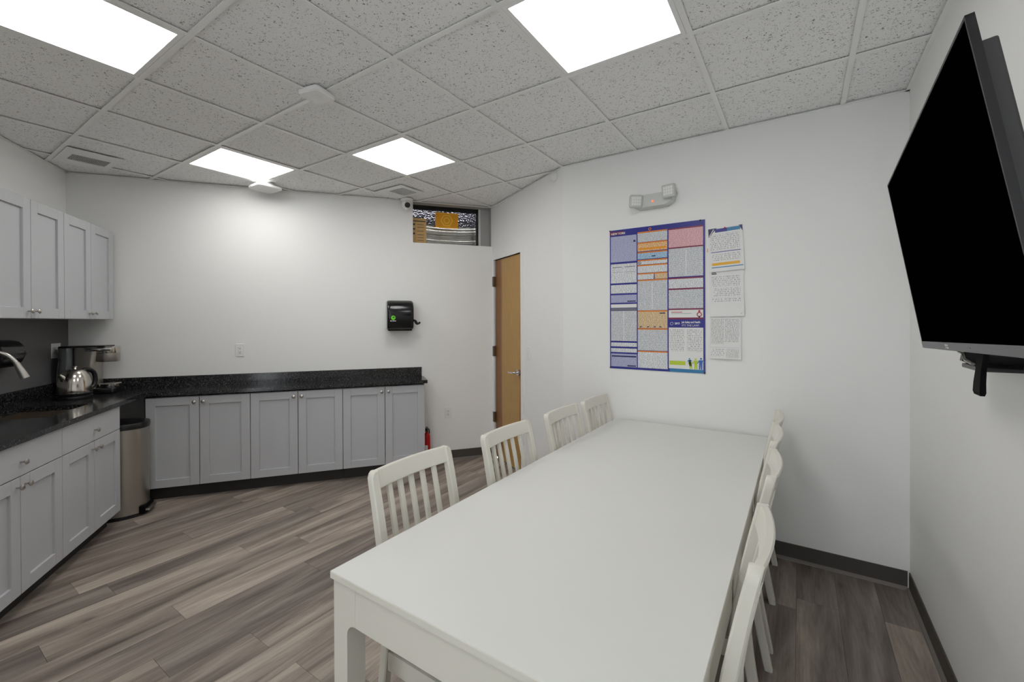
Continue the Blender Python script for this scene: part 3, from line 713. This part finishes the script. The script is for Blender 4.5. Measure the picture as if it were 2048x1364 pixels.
# ------------------------------------------------------------------ chairs (seat faces +x, back at -x)
CWD = 0.425
def postx(z):
    pts = [(0, -0.222), (0.20, -0.184), (0.36, -0.162), (0.47, -0.163), (0.58, -0.172), (0.70, -0.190), (0.83, -0.216), (0.95, -0.243)]
    for (z0, x0), (z1, x1) in zip(pts, pts[1:]):
        if z <= z1: return x0+(x1-x0)*(z-z0)/(z1-z0)
    return pts[-1][1]
def postd(z): return 0.030+0.006*math.sin(math.pi*min(z, 0.9)/0.9)
def make_chair(label):
    t = thing('slat_back_chair', label, 'chair', Matrix.Identity(4), 'white chairs around the table')
    hwid = CWD/2; pw = 0.034; zt = 0.944
    zs = [0, 0.06, 0.14, 0.22, 0.30, 0.38, 0.45, 0.52, 0.60, 0.68, 0.76, 0.84, 0.905, 0.925, 0.938, 0.945]
    for sy in (-1, 1):
        rings = []
        for z in zs:
            c, d_ = postx(z), postd(z)
            ins_ = 0.0 if z <= 0.915 else 0.022*(1-math.sqrt(max(0, 1-((z-0.915)/0.031)**2)))
            yo = sy*(hwid-ins_); yi = sy*(hwid-pw)
            e = 0.004
            rings.append([(c-d_/2+e, yo, z), (c+d_/2-e, yo, z), (c+d_/2, yo-sy*e, z), (c+d_/2, yi+sy*e, z), (c+d_/2-e, yi, z), (c-d_/2+e, yi, z), (c-d_/2, yi+sy*e, z), (c-d_/2, yo-sy*e, z)])
        MB().loft(rings).build('back_post', CHAIRW, t, smooth=True)
    def bowed(z0, z1, th, bow, name, inset=0.0):
        rings = []; n = 14; yy = hwid-pw+inset
        for i in range(n+1):
            y = -yy+2*yy*i/n; b = bow*(1-(y/yy)**2)
            ring = []
            for (z, s_) in ((z0, 1), (z1, 1), (z1, -1), (z0, -1)):
                ring.append((postx(z)-b+s_*th/2-0.003, y, z))
            (ax, ay, az), (bx, by, bz), (cx, cy, cz), (dx, dy, dz) = ring
            e = 0.004
            ring = [(ax, ay, az+e), (bx, by, bz-e), (bx-e, by, bz), (cx+e, cy, cz), (cx, cy, cz-e), (dx, dy, dz+e), (dx+e, dy, dz), (ax-e, ay, az)]
            rings.append(ring)
        MB().loft(rings).build(name, CHAIRW, t, smooth=True)
    bowed(0.880, zt, 0.024, 0.019, 'top_rail', 0.012)
    bowed(0.46, 0.51, 0.022, 0.022, 'lower_rail', 0.006)
    for i in range(5):
        y = (hwid-pw)*2*((i+1)/6-0.5); f = 1-(y/(hwid-pw))**2
        r = []
        for z in (0.505, 0.60, 0.70, 0.80, 0.886):
            b = (0.022+0.002*(z-0.5)/0.38)*f; c = postx(z)-b-0.003
            r.append([(c-0.006, y-0.010, z), (c+0.006, y-0.010, z), (c+0.008, y-0.005, z), (c+0.008, y+0.005, z), (c+0.006, y+0.010, z), (c-0.006, y+0.010, z)])
        MB().loft(r).build('slat', CHAIRW, t, smooth=True)
    for sy in (-1, 1):
        yo = sy*(hwid+0.004); r = []
        for z, wd in ((0, 0.028), (0.2, 0.032), (0.336, 0.036)):
            r.append([(0.225-wd, yo, z), (0.225, yo, z), (0.225, yo-sy*wd, z), (0.225-wd, yo-sy*wd, z)])
        MB().loft(r).build('front_leg', CHAIRW, t)
        MB().box(-0.150, 0.19, min(sy*(hwid-0.006), sy*(hwid-0.026)), max(sy*(hwid-0.006), sy*(hwid-0.026)), 0.272, 0.336).build('side_apron', CHAIRW, t)
    MB().box(0.198, 0.220, -hwid+0.034, hwid-0.034, 0.272, 0.336).build('front_apron', CHAIRW, t)
    MB().box(-0.172, -0.152, -hwid+0.034, hwid-0.034, 0.272, 0.336).build('rear_apron', CHAIRW, t)
    rings = []
    for z, i_ in ((0.337, 0.012), (0.348, 0.002), (0.39, 0.0), (0.425, 0.006), (0.442, 0.025), (0.450, 0.06)):
        rings.append(rr(-0.142+i_, 0.222-i_, -hwid+0.010+i_, hwid-0.010-i_, z, 0.03, 4))
    MB().loft(rings).build('seat_pad', FABRIC, t, smooth=True)
    return t
# (top-of-back x, centre y, facing)
CH = [(2.752, 0.412, 0, 'white slat-back chair on the left side of the table, nearest the camera'),
      (2.790, 1.024, 0, 'second white slat-back chair from the camera on the table\'s left side, before the door'),
      (2.812, 1.594, 0, 'third white slat-back chair from the camera on the left side of the table'),
      (2.828, 2.070, 0, 'farthest white slat-back chair on the left side of the table, by the poster wall'),
      (3.988, 0.470, 181.6, 'white slat-back chair on the right side of the table, nearest the camera'),
      (3.986, 1.125, 181.6, 'second white slat-back chair from the camera on the right side of the table'),
      (3.974, 1.640, 181, 'third white slat-back chair from the camera on the right side of the table'),
      (3.966, 2.070, 180.5, 'farthest white slat-back chair on the right side of the table, by the poster wall')]
proto = make_chair(CH[0][3])
for i, (tx, cy, rz, lb) in enumerate(CH):
    o = proto if i == 0 else copy_tree(proto)
    o['label'] = lb; s_ = 1 if rz == 0 else -1
    o.matrix_world = Matrix.Translation((tx+s_*0.258, cy, 0)) @ Matrix.Rotation(math.radians(rz), 4, 'Z')

# ------------------------------------------------------------------ television
O_ = Vector((4.40, 1.152, 1.394)); sw, tl, ro = -0.024, 0.157, 0.032
a_ = Vector((math.sin(sw), -math.cos(sw), 0)); n_ = Vector((-math.cos(sw), -math.sin(sw), 0)); up_ = Vector((0, 0, 1))*math.cos(tl)+n_*math.sin(tl)
xa = a_*math.cos(ro)+up_*math.sin(ro); za = up_*math.cos(ro)-a_*math.sin(ro); ya = za.cross(xa)   # x along width, z up, y into the wall
TVM = Matrix(((xa.x, ya.x, za.x, O_.x), (xa.y, ya.y, za.y, O_.y), (xa.z, ya.z, za.z, O_.z), (0, 0, 0, 1)))
t = thing('television', 'large black wall-mounted television tilted downward', 'television', TVM)
tw, th_ = 0.976, 0.568
MB().box(0.006, tw-0.006, 0.0, 0.002, 0.022, th_-0.006).build('screen', SCREEN, t)
m = MB(); m.box(0, 0.005, -0.001, 0.011, 0.02, th_); m.box(tw-0.005, tw, -0.001, 0.011, 0.02, th_); m.box(0, tw, -0.001, 0.011, th_-0.005, th_)
m.build('side_bezel', TVSIDE, t)
MB().box(0, tw, -0.002, 0.011, 0, 0.0215, 0.002, 1).build('lower_bezel', TVBEZ, t)
MB().box(0.003, tw-0.003, 0.003, 0.0105, 0.003, th_-0.003).build('panel_body', TVSIDE, t)
MB().box(0.02, tw-0.018, 0.011, 0.036, 0.012, th_-0.042, 0.004).build('rear_housing', TVREAR, t)
def text(body, size, m_, parent, loc, rot=(math.pi/2, 0, 0), name='lettering', bold=False, sx=1.0):
    c = bpy.data.curves.new(name, 'FONT'); c.body = body; c.size = size; c.align_x = 'LEFT'; c.resolution_u = 2; c.offset = 0.0006 if bold else 0.0
    tmp = bpy.data.objects.new('tmp', c); COL.objects.link(tmp)
    dg = bpy.context.evaluated_depsgraph_get(); me = bpy.data.meshes.new_from_object(tmp.evaluated_get(dg))
    bpy.data.objects.remove(tmp); me.materials.clear(); me.materials.append(m_)
    me.transform(Matrix.Diagonal((sx, 1, 1, 1)))
    o = bpy.data.objects.new(name, me); COL.objects.link(o); o.parent = parent; o.location = loc; o.rotation_euler = rot
    return o
text('TCL', 0.014, PRWHITE, t, (0.325, -0.0026, 0.006), name='maker_lettering', bold=True, sx=1.5)
MB().box(0.535, 0.565, -0.0026, -0.0018, 0.010, 0.0125).build('sensor_mark', BLACK, t)
t = thing('television_bracket', 'black tilting wall bracket under the television', 'bracket', FR @ Matrix.Translation((-0.92, 0, 1.42)))
MB().box(0.0, 0.60, -0.02, -0.001, 0.0, 0.28, 0.004).build('wall_plate', BLACK, t)
for xx in (0.045, 0.52):
    MB().prism([(xx, -0.02, -0.055), (xx, -0.10, -0.062), (xx, -0.135, -0.045), (xx, -0.128, -0.005), (xx, -0.09, 0.10), (xx, -0.06, 0.2), (xx, -0.02, 0.2)], (0.020, 0, 0)).build('tilt_arm', BLACK, t)
MB().box(0.04, 0.175, -0.13, -0.02, -0.064, -0.052, 0.003).build('arm_foot', BLACK, t)
MB().tube([(0.05, -0.137, -0.022), (0.085, -0.137, -0.024), (0.105, -0.137, -0.040), (0.165, -0.137, -0.046)], 0.004, 8).build('lock_wire', NICKEL, t)
st_ = thing('pull_strap', 'black fabric pull strap hanging below the television', 'strap', FR @ Matrix.Translation((-0.725, -0.132, 1.300)))
def _sr(c, w, d0, d1, z): return [(c-w/2, d0, z), (c+w/2, d0, z), (c+w/2, d1, z), (c-w/2, d1, z)]
MB().loft([_sr(-0.004, 0.046, -0.004, 0.004, 0.0), _sr(-0.004, 0.050, -0.006, 0.006, 0.008), _sr(0.0, 0.048, -0.006, 0.005, 0.03), _sr(0.012, 0.040, -0.006, 0.004, 0.065), _sr(0.022, 0.050, -0.006, 0.004, 0.10), _sr(0.03, 0.052, -0.004, 0.006, 0.15)]).build('webbing', BLACKM, st_)

# ------------------------------------------------------------------ posters
PXW, PXH = 0.677, 1.052
t = thing('labor_law_poster', 'large labor law poster with blue, orange and red columns on the far wall', 'poster', FF @ Matrix.Translation((2.843, -0.003, 1.124)))
MB().box(0, PXW, -0.001, 0.001, 0, PXH).build('sheet', P['blue'], t)
names = list(P); pm = MB()
def pq(u0, u1, v0, v1, key, lay=1, b=None):
    b = b or pm; b.mi = names.index(key); y = -0.001-0.0005*lay
    b.poly([(u0*PXW, y, (1-v1)*PXH), (u1*PXW, y, (1-v1)*PXH), (u1*PXW, y, (1-v0)*PXH), (u0*PXW, y, (1-v0)*PXH)])
cl = (0.012, 0.306); cm = (0.317, 0.632); cr_ = (0.645, 0.982)
pq(0.0, 0.16, 0.012, 0.036, 'maroon')
for v0, v1, kkey in ((.047, .232, 'lav'), (.246, .384, 'white'), (.397, .458, 'white'), (.470, .525, 'lav'), (.536, .561, 'paper'), (.564, .583, 'grey'), (.585, .80, 'grayt'), (.812, .84, 'white'), (.853, .881, 'white'), (.892, .985, 'lav')):
    pq(cl[0], cl[1], v0, v1, kkey)
pq(0.02, 0.30, .905, .915, 'navy', 2); pq(0.157, 0.163, .585, .80, 'paper', 2); pq(0.157, 0.163, .06, .22, 'lav', 2)
for u0, u1 in ((0.03, 0.14), (0.17, 0.29)): pq(u0, u1, .268, .272, 'grey', 2); pq(u0, u1, .305, .307, 'grey', 2)
pq(0.27, 0.295, .085, .098, 'navy', 2); pq(0.20, 0.295, .512, .52, 'navy', 2); pq(0.20, 0.295, .972, .98, 'navy', 2)
for v0, v1, kkey in ((.043, .106, 'grayt'), (.117, .17, 'ltor'), (.184, .225, 'lblue'), (.239, .263, 'white'), (.274, .321, 'white'), (.378, .583, 'grayt'), (.593, .707, 'tan'), (.718, .862, 'grayt'), (.874, .985, 'white')):
    pq(cm[0], cm[1], v0, v1, kkey); pq(cm[0], cm[1], v0-.009, v0, 'orange')
pq(cm[0], 0.49, .332, .367, 'white'); pq(0.50, cm[1], .332, .367, 'tan'); pq(cm[0], cm[1], .323, .332, 'orange')
pq(0.325, 0.62, .148, .16, 'orangeb', 2); pq(0.47, 0.478, .39, .575, 'paper', 2); pq(0.47, 0.51, .205, .212, 'navy', 2); pq(0.55, 0.61, .60, .607, 'navy', 2)
for u in (0.34, 0.42, 0.49, 0.55): pq(u, u+0.02, .694, .701, 'navy', 2)
for v0, v1, kkey in ((.044, .164, 'pink'), (.172, .362, 'grayt'), (.377, .439, 'white'), (.449, .574, 'grayt'), (.584, .635, 'paper')):
    pq(cr_[0], cr_[1], v0, v1, kkey); pq(cr_[0], cr_[1], v0-.009, v0, 'maroon')
pq(0.815, 0.823, .185, .355, 'paper', 2); pq(0.815, 0.823, .06, .155, 'pink', 2)
pq(cr_[0], cr_[1], .635, .647, 'maroon'); pq(cr_[0], cr_[1], .702, .977, 'paper'); pq(0.655, 0.80, .712, .86, 'ptext', 2); pq(0.825, 0.97, .712, .86, 'ptext', 2)
pq(0.652, 0.81, .925, .952, 'green', 2); pq(0.655, 0.985, .977, 1.0, 'teal'); pq(0.67, 0.78, .597, .601, 'red', 2); pq(0.67, 0.87, .607, .609, 'grey', 2)
pm.build('printed_panels', [P[k_] for k_ in names], t)
def disc(b, cx, cz, r, key, y=-0.0024, n=14, r2=None):
    b.mi = names.index(key)
    for i in range(n):
        a0, a1 = 2*math.pi*i/n, 2*math.pi*(i+1)/n; q = r2 or 0.0
        pts = [(cx+r*math.cos(a0), y, cz+r*math.sin(a0)), (cx+r*math.cos(a1), y, cz+r*math.sin(a1))]
        pts += [(cx+q*math.cos(a1), y, cz+q*math.sin(a1)), (cx+q*math.cos(a0), y, cz+q*math.sin(a0))] if q else [(cx, y, cz)]
        b.poly(pts)
b = MB()
disc(b, 0.338*PXW, (1-.251)*PXH, 0.011, 'black', r2=0.008); b.mi = names.index('black')
b.poly([(0.338*PXW-0.008, -0.0024, (1-.251)*PXH+0.006), (0.338*PXW-0.006, -0.0024, (1-.251)*PXH+0.008), (0.338*PXW+0.008, -0.0024, (1-.251)*PXH-0.006), (0.338*PXW+0.006, -0.0024, (1-.251)*PXH-0.008)])
cx, cz = 0.945*PXW, (1-.610)*PXH
disc(b, cx, cz+0.017, 0.007, 'red'); disc(b, cx, cz-0.006, 0.017, 'red', r2=0.011); disc(b, cx, cz-0.022, 0.006, 'black')
disc(b, 0.675*PXW, (1-.675)*PXH, 0.011, 'paper', r2=0.009); disc(b, 0.45*PXW, (1-.02)*PXH, 0.011, 'orange', r2=0.006)
# three worker silhouettes
def figure(cx, cz, h, key, lean=0.0):
    disc(b, cx+lean*h*0.9, cz+h*0.92, h*0.085, key)
    b.mi = names.index(key); y = -0.0024
    q = lambda *p: b.poly([(cx+px*h+lean*h*pz, y, cz+pz*h) for px, pz in p])
    q((-0.13, 0.45), (0.13, 0.45), (0.16, 0.80), (-0.16, 0.80)); q((-0.13, 0.0), (-0.02, 0.0), (0.0, 0.46), (-0.13, 0.46)); q((0.04, 0.0), (0.15, 0.0), (0.13, 0.46), (0.0, 0.46))
    q((0.13, 0.78), (0.16, 0.70), (0.30, 0.60), (0.32, 0.66)); q((-0.16, 0.78), (-0.30, 0.50), (-0.25, 0.48), (-0.12, 0.68))
z_ = (1-.975)*PXH
figure(0.865*PXW, z_, 0.062, 'green', -0.1); figure(0.86*PXW, z_+0.02, 0.055, 'teal', -0.15); figure(0.91*PXW, z_, 0.075, 'green'); figure(0.955*PXW, z_, 0.080, 'blue2', 0.05)
b.build('printed_symbols', [P[k_] for k_ in names], t, kind='stuff')
text('NEW YORK', 0.021, P['paper'], t, (0.012, -0.0026, (1-.034)*PXH), name='poster_title', bold=True, sx=1.0)
text('Job Safety and Health', 0.0195, P['paper'], t, (0.775*PXW, -0.0026, (1-.672)*PXH), name='poster_heading', bold=True, sx=0.72)
text("IT'S THE LAW!", 0.0195, P['paper'], t, (0.775*PXW, -0.0026, (1-.694)*PXH), name='poster_subheading', sx=0.92)
text('2015', 0.019, P['paper'], t, (0.705*PXW, -0.0026, (1-.680)*PXH), name='poster_year', bold=True, sx=0.9)
m = MB()
for px, pz in ((0.004, PXH-0.004), (PXW-0.03, PXH-0.004), (0.004, 0.006), (PXW-0.004, 0.004)): m.lathe([(0.005, -0.001), (0.006, -0.006), (0.003, -0.008)], c=(px, 0, pz), n=10, axis='y')
m.build('push_pins', BLACK, t)
def notice(name, label, x, z, w, h, rot, kind):
    """x,z of the top left corner"""
    t = thing(name, label, 'notice', FF @ Matrix.Translation((x, -0.004, z)) @ Matrix.Rotation(rot, 4, 'Y'), 'paper notices beside the poster')
    # slightly curled sheet
    n = 10; front = [(-0.0015-0.010*(k_/n)**3, -h*k_/n) for k_ in range(n+1)]
    m = MB()
    m.loft([[(0, y, z_), (w, y, z_), (w, y+0.0008, z_), (0, y+0.0008, z_)] for y, z_ in front]); m.build('sheet', P['paper'], t)
    m = MB()
    def q(u0, u1, v0, v1, key, lay=1):
        m.mi = names.index(key); yy = lambda v: -0.0015-0.010*v**3-0.0006*lay
        nn = max(1, int((v1-v0)*10))
        for i in range(nn):
            va, vb = v0+(v1-v0)*i/nn, v0+(v1-v0)*(i+1)/nn
            m.poly([(u0*w, yy(vb), -vb*h), (u1*w, yy(vb), -vb*h), (u1*w, yy(va), -va*h), (u0*w, yy(va), -va*h)])
    if kind == 0:
        q(0.20, 0.58, 0.02, 0.10, 'blue'); q(0.56, 0.94, 0.02, 0.10, 'teal', 2)
        m.mi = names.index('navy')
        for pts_ in (((0, 0.0), (0.26, 0.0), (0.0, 0.20)), ((0.90, 0.0), (1.0, 0.0), (1.0, 0.14))): m.poly([(u_*w, -0.0024, -v_*h) for u_, v_ in pts_])
        m.mi = names.index('paper'); m.poly([(u_*w, -0.0028, -v_*h) for u_, v_ in ((0.15, 0.02), (0.18, 0.02), (0.03, 0.17), (0.01, 0.17))])
        q(0.04, 0.9, 0.14, 0.52, 'ptext'); q(0.05, 0.92, 0.545, 0.56, 'blue'); q(0.07, 0.90, 0.60, 0.75, 'ptext'); q(0.06, 0.88, 0.80, 0.86, 'yel'); q(0.05, 0.97, 0.895, 0.915, 'teal')
    elif kind == 1:
        q(0.07, 0.20, 0.03, 0.045, 'black'); q(0.07, 0.22, 0.055, 0.075, 'black'); q(0.07, 0.90, 0.12, 0.34, 'ptext'); q(0.13, 0.90, 0.38, 0.56, 'ptext'); q(0.07, 0.90, 0.59, 0.68, 'ptext'); q(0.9, 0.93, 0.94, 0.95, 'grey')
    else:
        q(0.25, 0.80, 0.02, 0.05, 'ptext'); q(0.05, 0.46, 0.08, 0.66, 'fine'); q(0.49, 0.93, 0.08, 0.62, 'fine'); q(0.02, 0.96, 0.735, 0.738, 'grey'); q(0.05, 0.48, 0.76, 0.95, 'ptext'); q(0.53, 0.93, 0.76, 0.97, 'fine')
    m.build('printed_text', [P[k_] for k_ in names], t)
    MB().lathe([(0.004, -0.002), (0.0055, -0.007), (0.003, -0.009)], c=(w/2, 0, -0.006), n=10, axis='y').build('push_pin', RED if kind == 0 else WHITEPL, t)
    return t
notice('safety_notice', 'topmost white notice with blue header and yellow bar right of the poster', 3.540, 2.103, 0.205, 0.292, -0.05, 0)
notice('typed_notice', 'middle plain typed notice right of the poster', 3.546, 1.818, 0.206, 0.306, -0.02, 1)
notice('fine_print_notice', 'lowest fine-print notice right of the poster', 3.548, 1.522, 0.190, 0.292, 0.0, 2)
o = tag(MB().box(0, 0.004, -0.002, 0, 0, 0.026).build('orange_tab', ORSTICK, mw=FF @ Matrix.Translation((3.534, -0.001, 1.95))), 'tiny orange tab between poster and top notice', 'tab')

# ------------------------------------------------------------------ emergency light
t = thing('emergency_light', 'grey emergency light with two square lamp heads above the poster', 'emergency light', FF @ Matrix.Translation((3.178, 0, 2.352)) @ Matrix.Rotation(math.radians(-1.0), 4, 'Y'))
prof = [(-0.155, 0.02), (-0.135, -0.035), (-0.10, -0.055), (0.10, -0.055), (0.145, -0.030), (0.165, 0.03), (0.12, 0.048), (-0.12, 0.048)]
m = MB(); m.loft([[(px, -0.001, pz) for px, pz in prof], [(px, -0.035, pz) for px, pz in prof], [(px*0.9, -0.055, pz*0.86) for px, pz in prof]]); m.build('housing', GREYWHITE, t)
MB().lathe([(0.007, -0.056), (0.007, -0.060)], c=(0.005, 0, -0.012), n=12, axis='y').build('test_lamp', ORANGE, t)
def head(cx, cz, ry, rz):
    e = MB().box(-0.046, 0.046, -0.036, 0.0, -0.046, 0.046, 0.012, 3).build('lamp_head', GREYWHITE, t, smooth=True)
    e.location = (cx, -0.060, cz); e.rotation_euler = (0.10, ry, rz)
    for i in range(4):
        for j in range(3):
            x_ = -0.033+0.0165*i+0.001; z_ = -0.03+0.0205*j+0.001
            MB().box(x_, x_+0.0145, -0.0375, -0.035, z_, z_+0.0185, 0.0015, 1).build('led_lens', WHITEPL, e)
head(-0.118, 0.002, 0.05, 0.5); head(0.125, 0.035, 0.0, -0.15)

# ------------------------------------------------------------------ ceiling and wall devices
def rounded_sq(h, z, r, n=6): return rr(-h, h, -h, h, z, r, n)
t = thing('square_detector', 'flat white square detector at the centre of the ceiling', 'detector', Matrix.Translation((1.872, 0.575, H)) @ Matrix.Rotation(math.radians(12), 4, 'Z'))
MB().loft([rounded_sq(0.055, -0.001, 0.02), rounded_sq(0.060, -0.012, 0.022), rounded_sq(0.072, -0.018, 0.026), rounded_sq(0.072, -0.034, 0.026), rounded_sq(0.066, -0.040, 0.024)]).build('body', WHITEPL, t, smooth=True)
MB().lathe([(0.021, -0.040), (0.021, -0.0425), (0.018, -0.0435)], n=24).build('test_button', WHITEPL, t, smooth=True)
t = thing('wireless_access_point', 'white square wireless unit hanging from the ceiling near the kitchen wall', 'access point', Matrix.Translation((0.02, 1.235, H)))
MB().loft([rounded_sq(0.06, -0.001, 0.03), rounded_sq(0.06, -0.012, 0.03), rounded_sq(0.092, -0.032, 0.035)]).build('vented_neck', WHITEPL, t, smooth=True)
MB().loft([rounded_sq(0.106, -0.030, 0.04), rounded_sq(0.110, -0.036, 0.04), rounded_sq(0.108, -0.050, 0.04), rounded_sq(0.098, -0.056, 0.036)]).build('cover', WHITEPL, t, smooth=True)
for k_ in range(7):
    MB().box(-0.05+0.015*k_, -0.045+0.015*k_, -0.078, -0.074, -0.028, -0.012).build('vent_fin', SOFFIT, t)
def air_vent(x0, x1, y0, y1, gx0, gx1, gy0, gy1, label, nsl=26):
    t = thing('air_vent', label, 'vent', Matrix.Translation((0, 0, H)), 'ceiling air vents')
    m = MB(); z0, z1 = -0.006, -0.0015
    m.box(x0, x1, y0, gy0, z0, z1); m.box(x0, x1, gy1, y1, z0, z1); m.box(x0, gx0, gy0, gy1, z0, z1); m.box(gx1, x1, gy0, gy1, z0, z1)
    m.build('plate', GRID, t)
    MB().box(gx0, gx1, gy0, gy1, -0.0012, -0.001).build('dark_throat', DARKPAN, t)
    m = MB(); st = (gy1-gy0)/nsl
    for k_ in range(nsl): m.box(gx0, gx1, gy0+st*(k_+0.30), gy0+st*(k_+0.66), -0.0055, -0.0045)
    m.build('slats', GRID, t, kind='stuff')
air_vent(-0.735, -0.285, 0.014, 0.325, -0.60, -0.43, 0.07, 0.287, 'white ceiling air vent in the corner above the wall cabinets')
air_vent(0.63, 1.01, 1.95, 2.235, 0.77, 0.965, 2.005, 2.20, 'small white ceiling air vent near the high window')
t = thing('dome_camera', 'white dome security camera with a black lens at the high window', 'camera', FB @ Matrix.Translation((2.775, -0.075, H)))
MB().lathe([(0.062, -0.002), (0.064, -0.012), (0.052, -0.026), (0.040, -0.030)], n=28).build('base', WHITEPL, t, smooth=True)
MB().lathe([(0.050*math.sin(a), -0.066+0.050*math.cos(a)) for a in [math.radians(5+17*k_) for k_ in range(11)]], n=24).build('ball', WHITEPL, t, smooth='all')
ln = MB().lathe([(0.028, -0.038), (0.028, -0.046), (0.024, -0.051), (0.006, -0.053)], n=20, axis='y').build('lens', BLACKG, t, smooth=True)
ln.location = (0.0, 0, -0.065); ln.rotation_euler = (0.20, 0, 0.1)
t = thing('wall_sensor', 'small white round sensor on the wall just under the ceiling bend', 'sensor', FD @ Matrix.Translation((DW-0.115, 0, 2.70)))
MB().lathe([(0.040, -0.001), (0.041, -0.012), (0.034, -0.030), (0.018, -0.040), (0.004, -0.042)], n=24, axis='y').build('dome', WHITEPL, t, smooth=True)
MB().lathe([(0.044, 0.0), (0.044, -0.004)], n=24, axis='y').build('back_plate', WHITEPL, t)

# ------------------------------------------------------------------ fire extinguisher
t = thing('fire_extinguisher', 'red fire extinguisher on the floor at the end of the low cabinets', 'fire extinguisher', FB @ Matrix.Translation((2.962, -0.12, 0)))
MB().lathe([(0.035, 0.0), (0.037, 0.010), (0.037, 0.29), (0.033, 0.315), (0.022, 0.333), (0.013, 0.34), (0.012, 0.355)], n=28).build('cylinder', RED, t, smooth=True)
MB().lathe([(0.013, 0.355), (0.016, 0.36), (0.016, 0.385), (0.009, 0.39)], n=16).build('valve', BLACK, t, smooth=True)
MB().box(-0.010, 0.010, -0.085, 0.015, 0.392, 0.400, 0.003).build('lever', BLACK, t)
MB().box(-0.009, 0.009, -0.075, 0.0, 0.366, 0.374, 0.003).build('carry_handle', BLACK, t)
MB().tube(spline([(0.012, 0.0, 0.375), (0.024, 0.012, 0.372), (0.030, 0.030, 0.34), (0.028, 0.042, 0.26)], 5), 0.006, 8).build('hose', BLACK, t, smooth=True)
MB().loft([[(0.0374*math.cos(a), 0.0374*math.sin(a), z_) for a in [math.radians(-170+i*8) for i in range(12)]] for z_ in (0.11, 0.22)], caps=False, close=False).build('paper_label', PRWHITE, t, smooth='all')
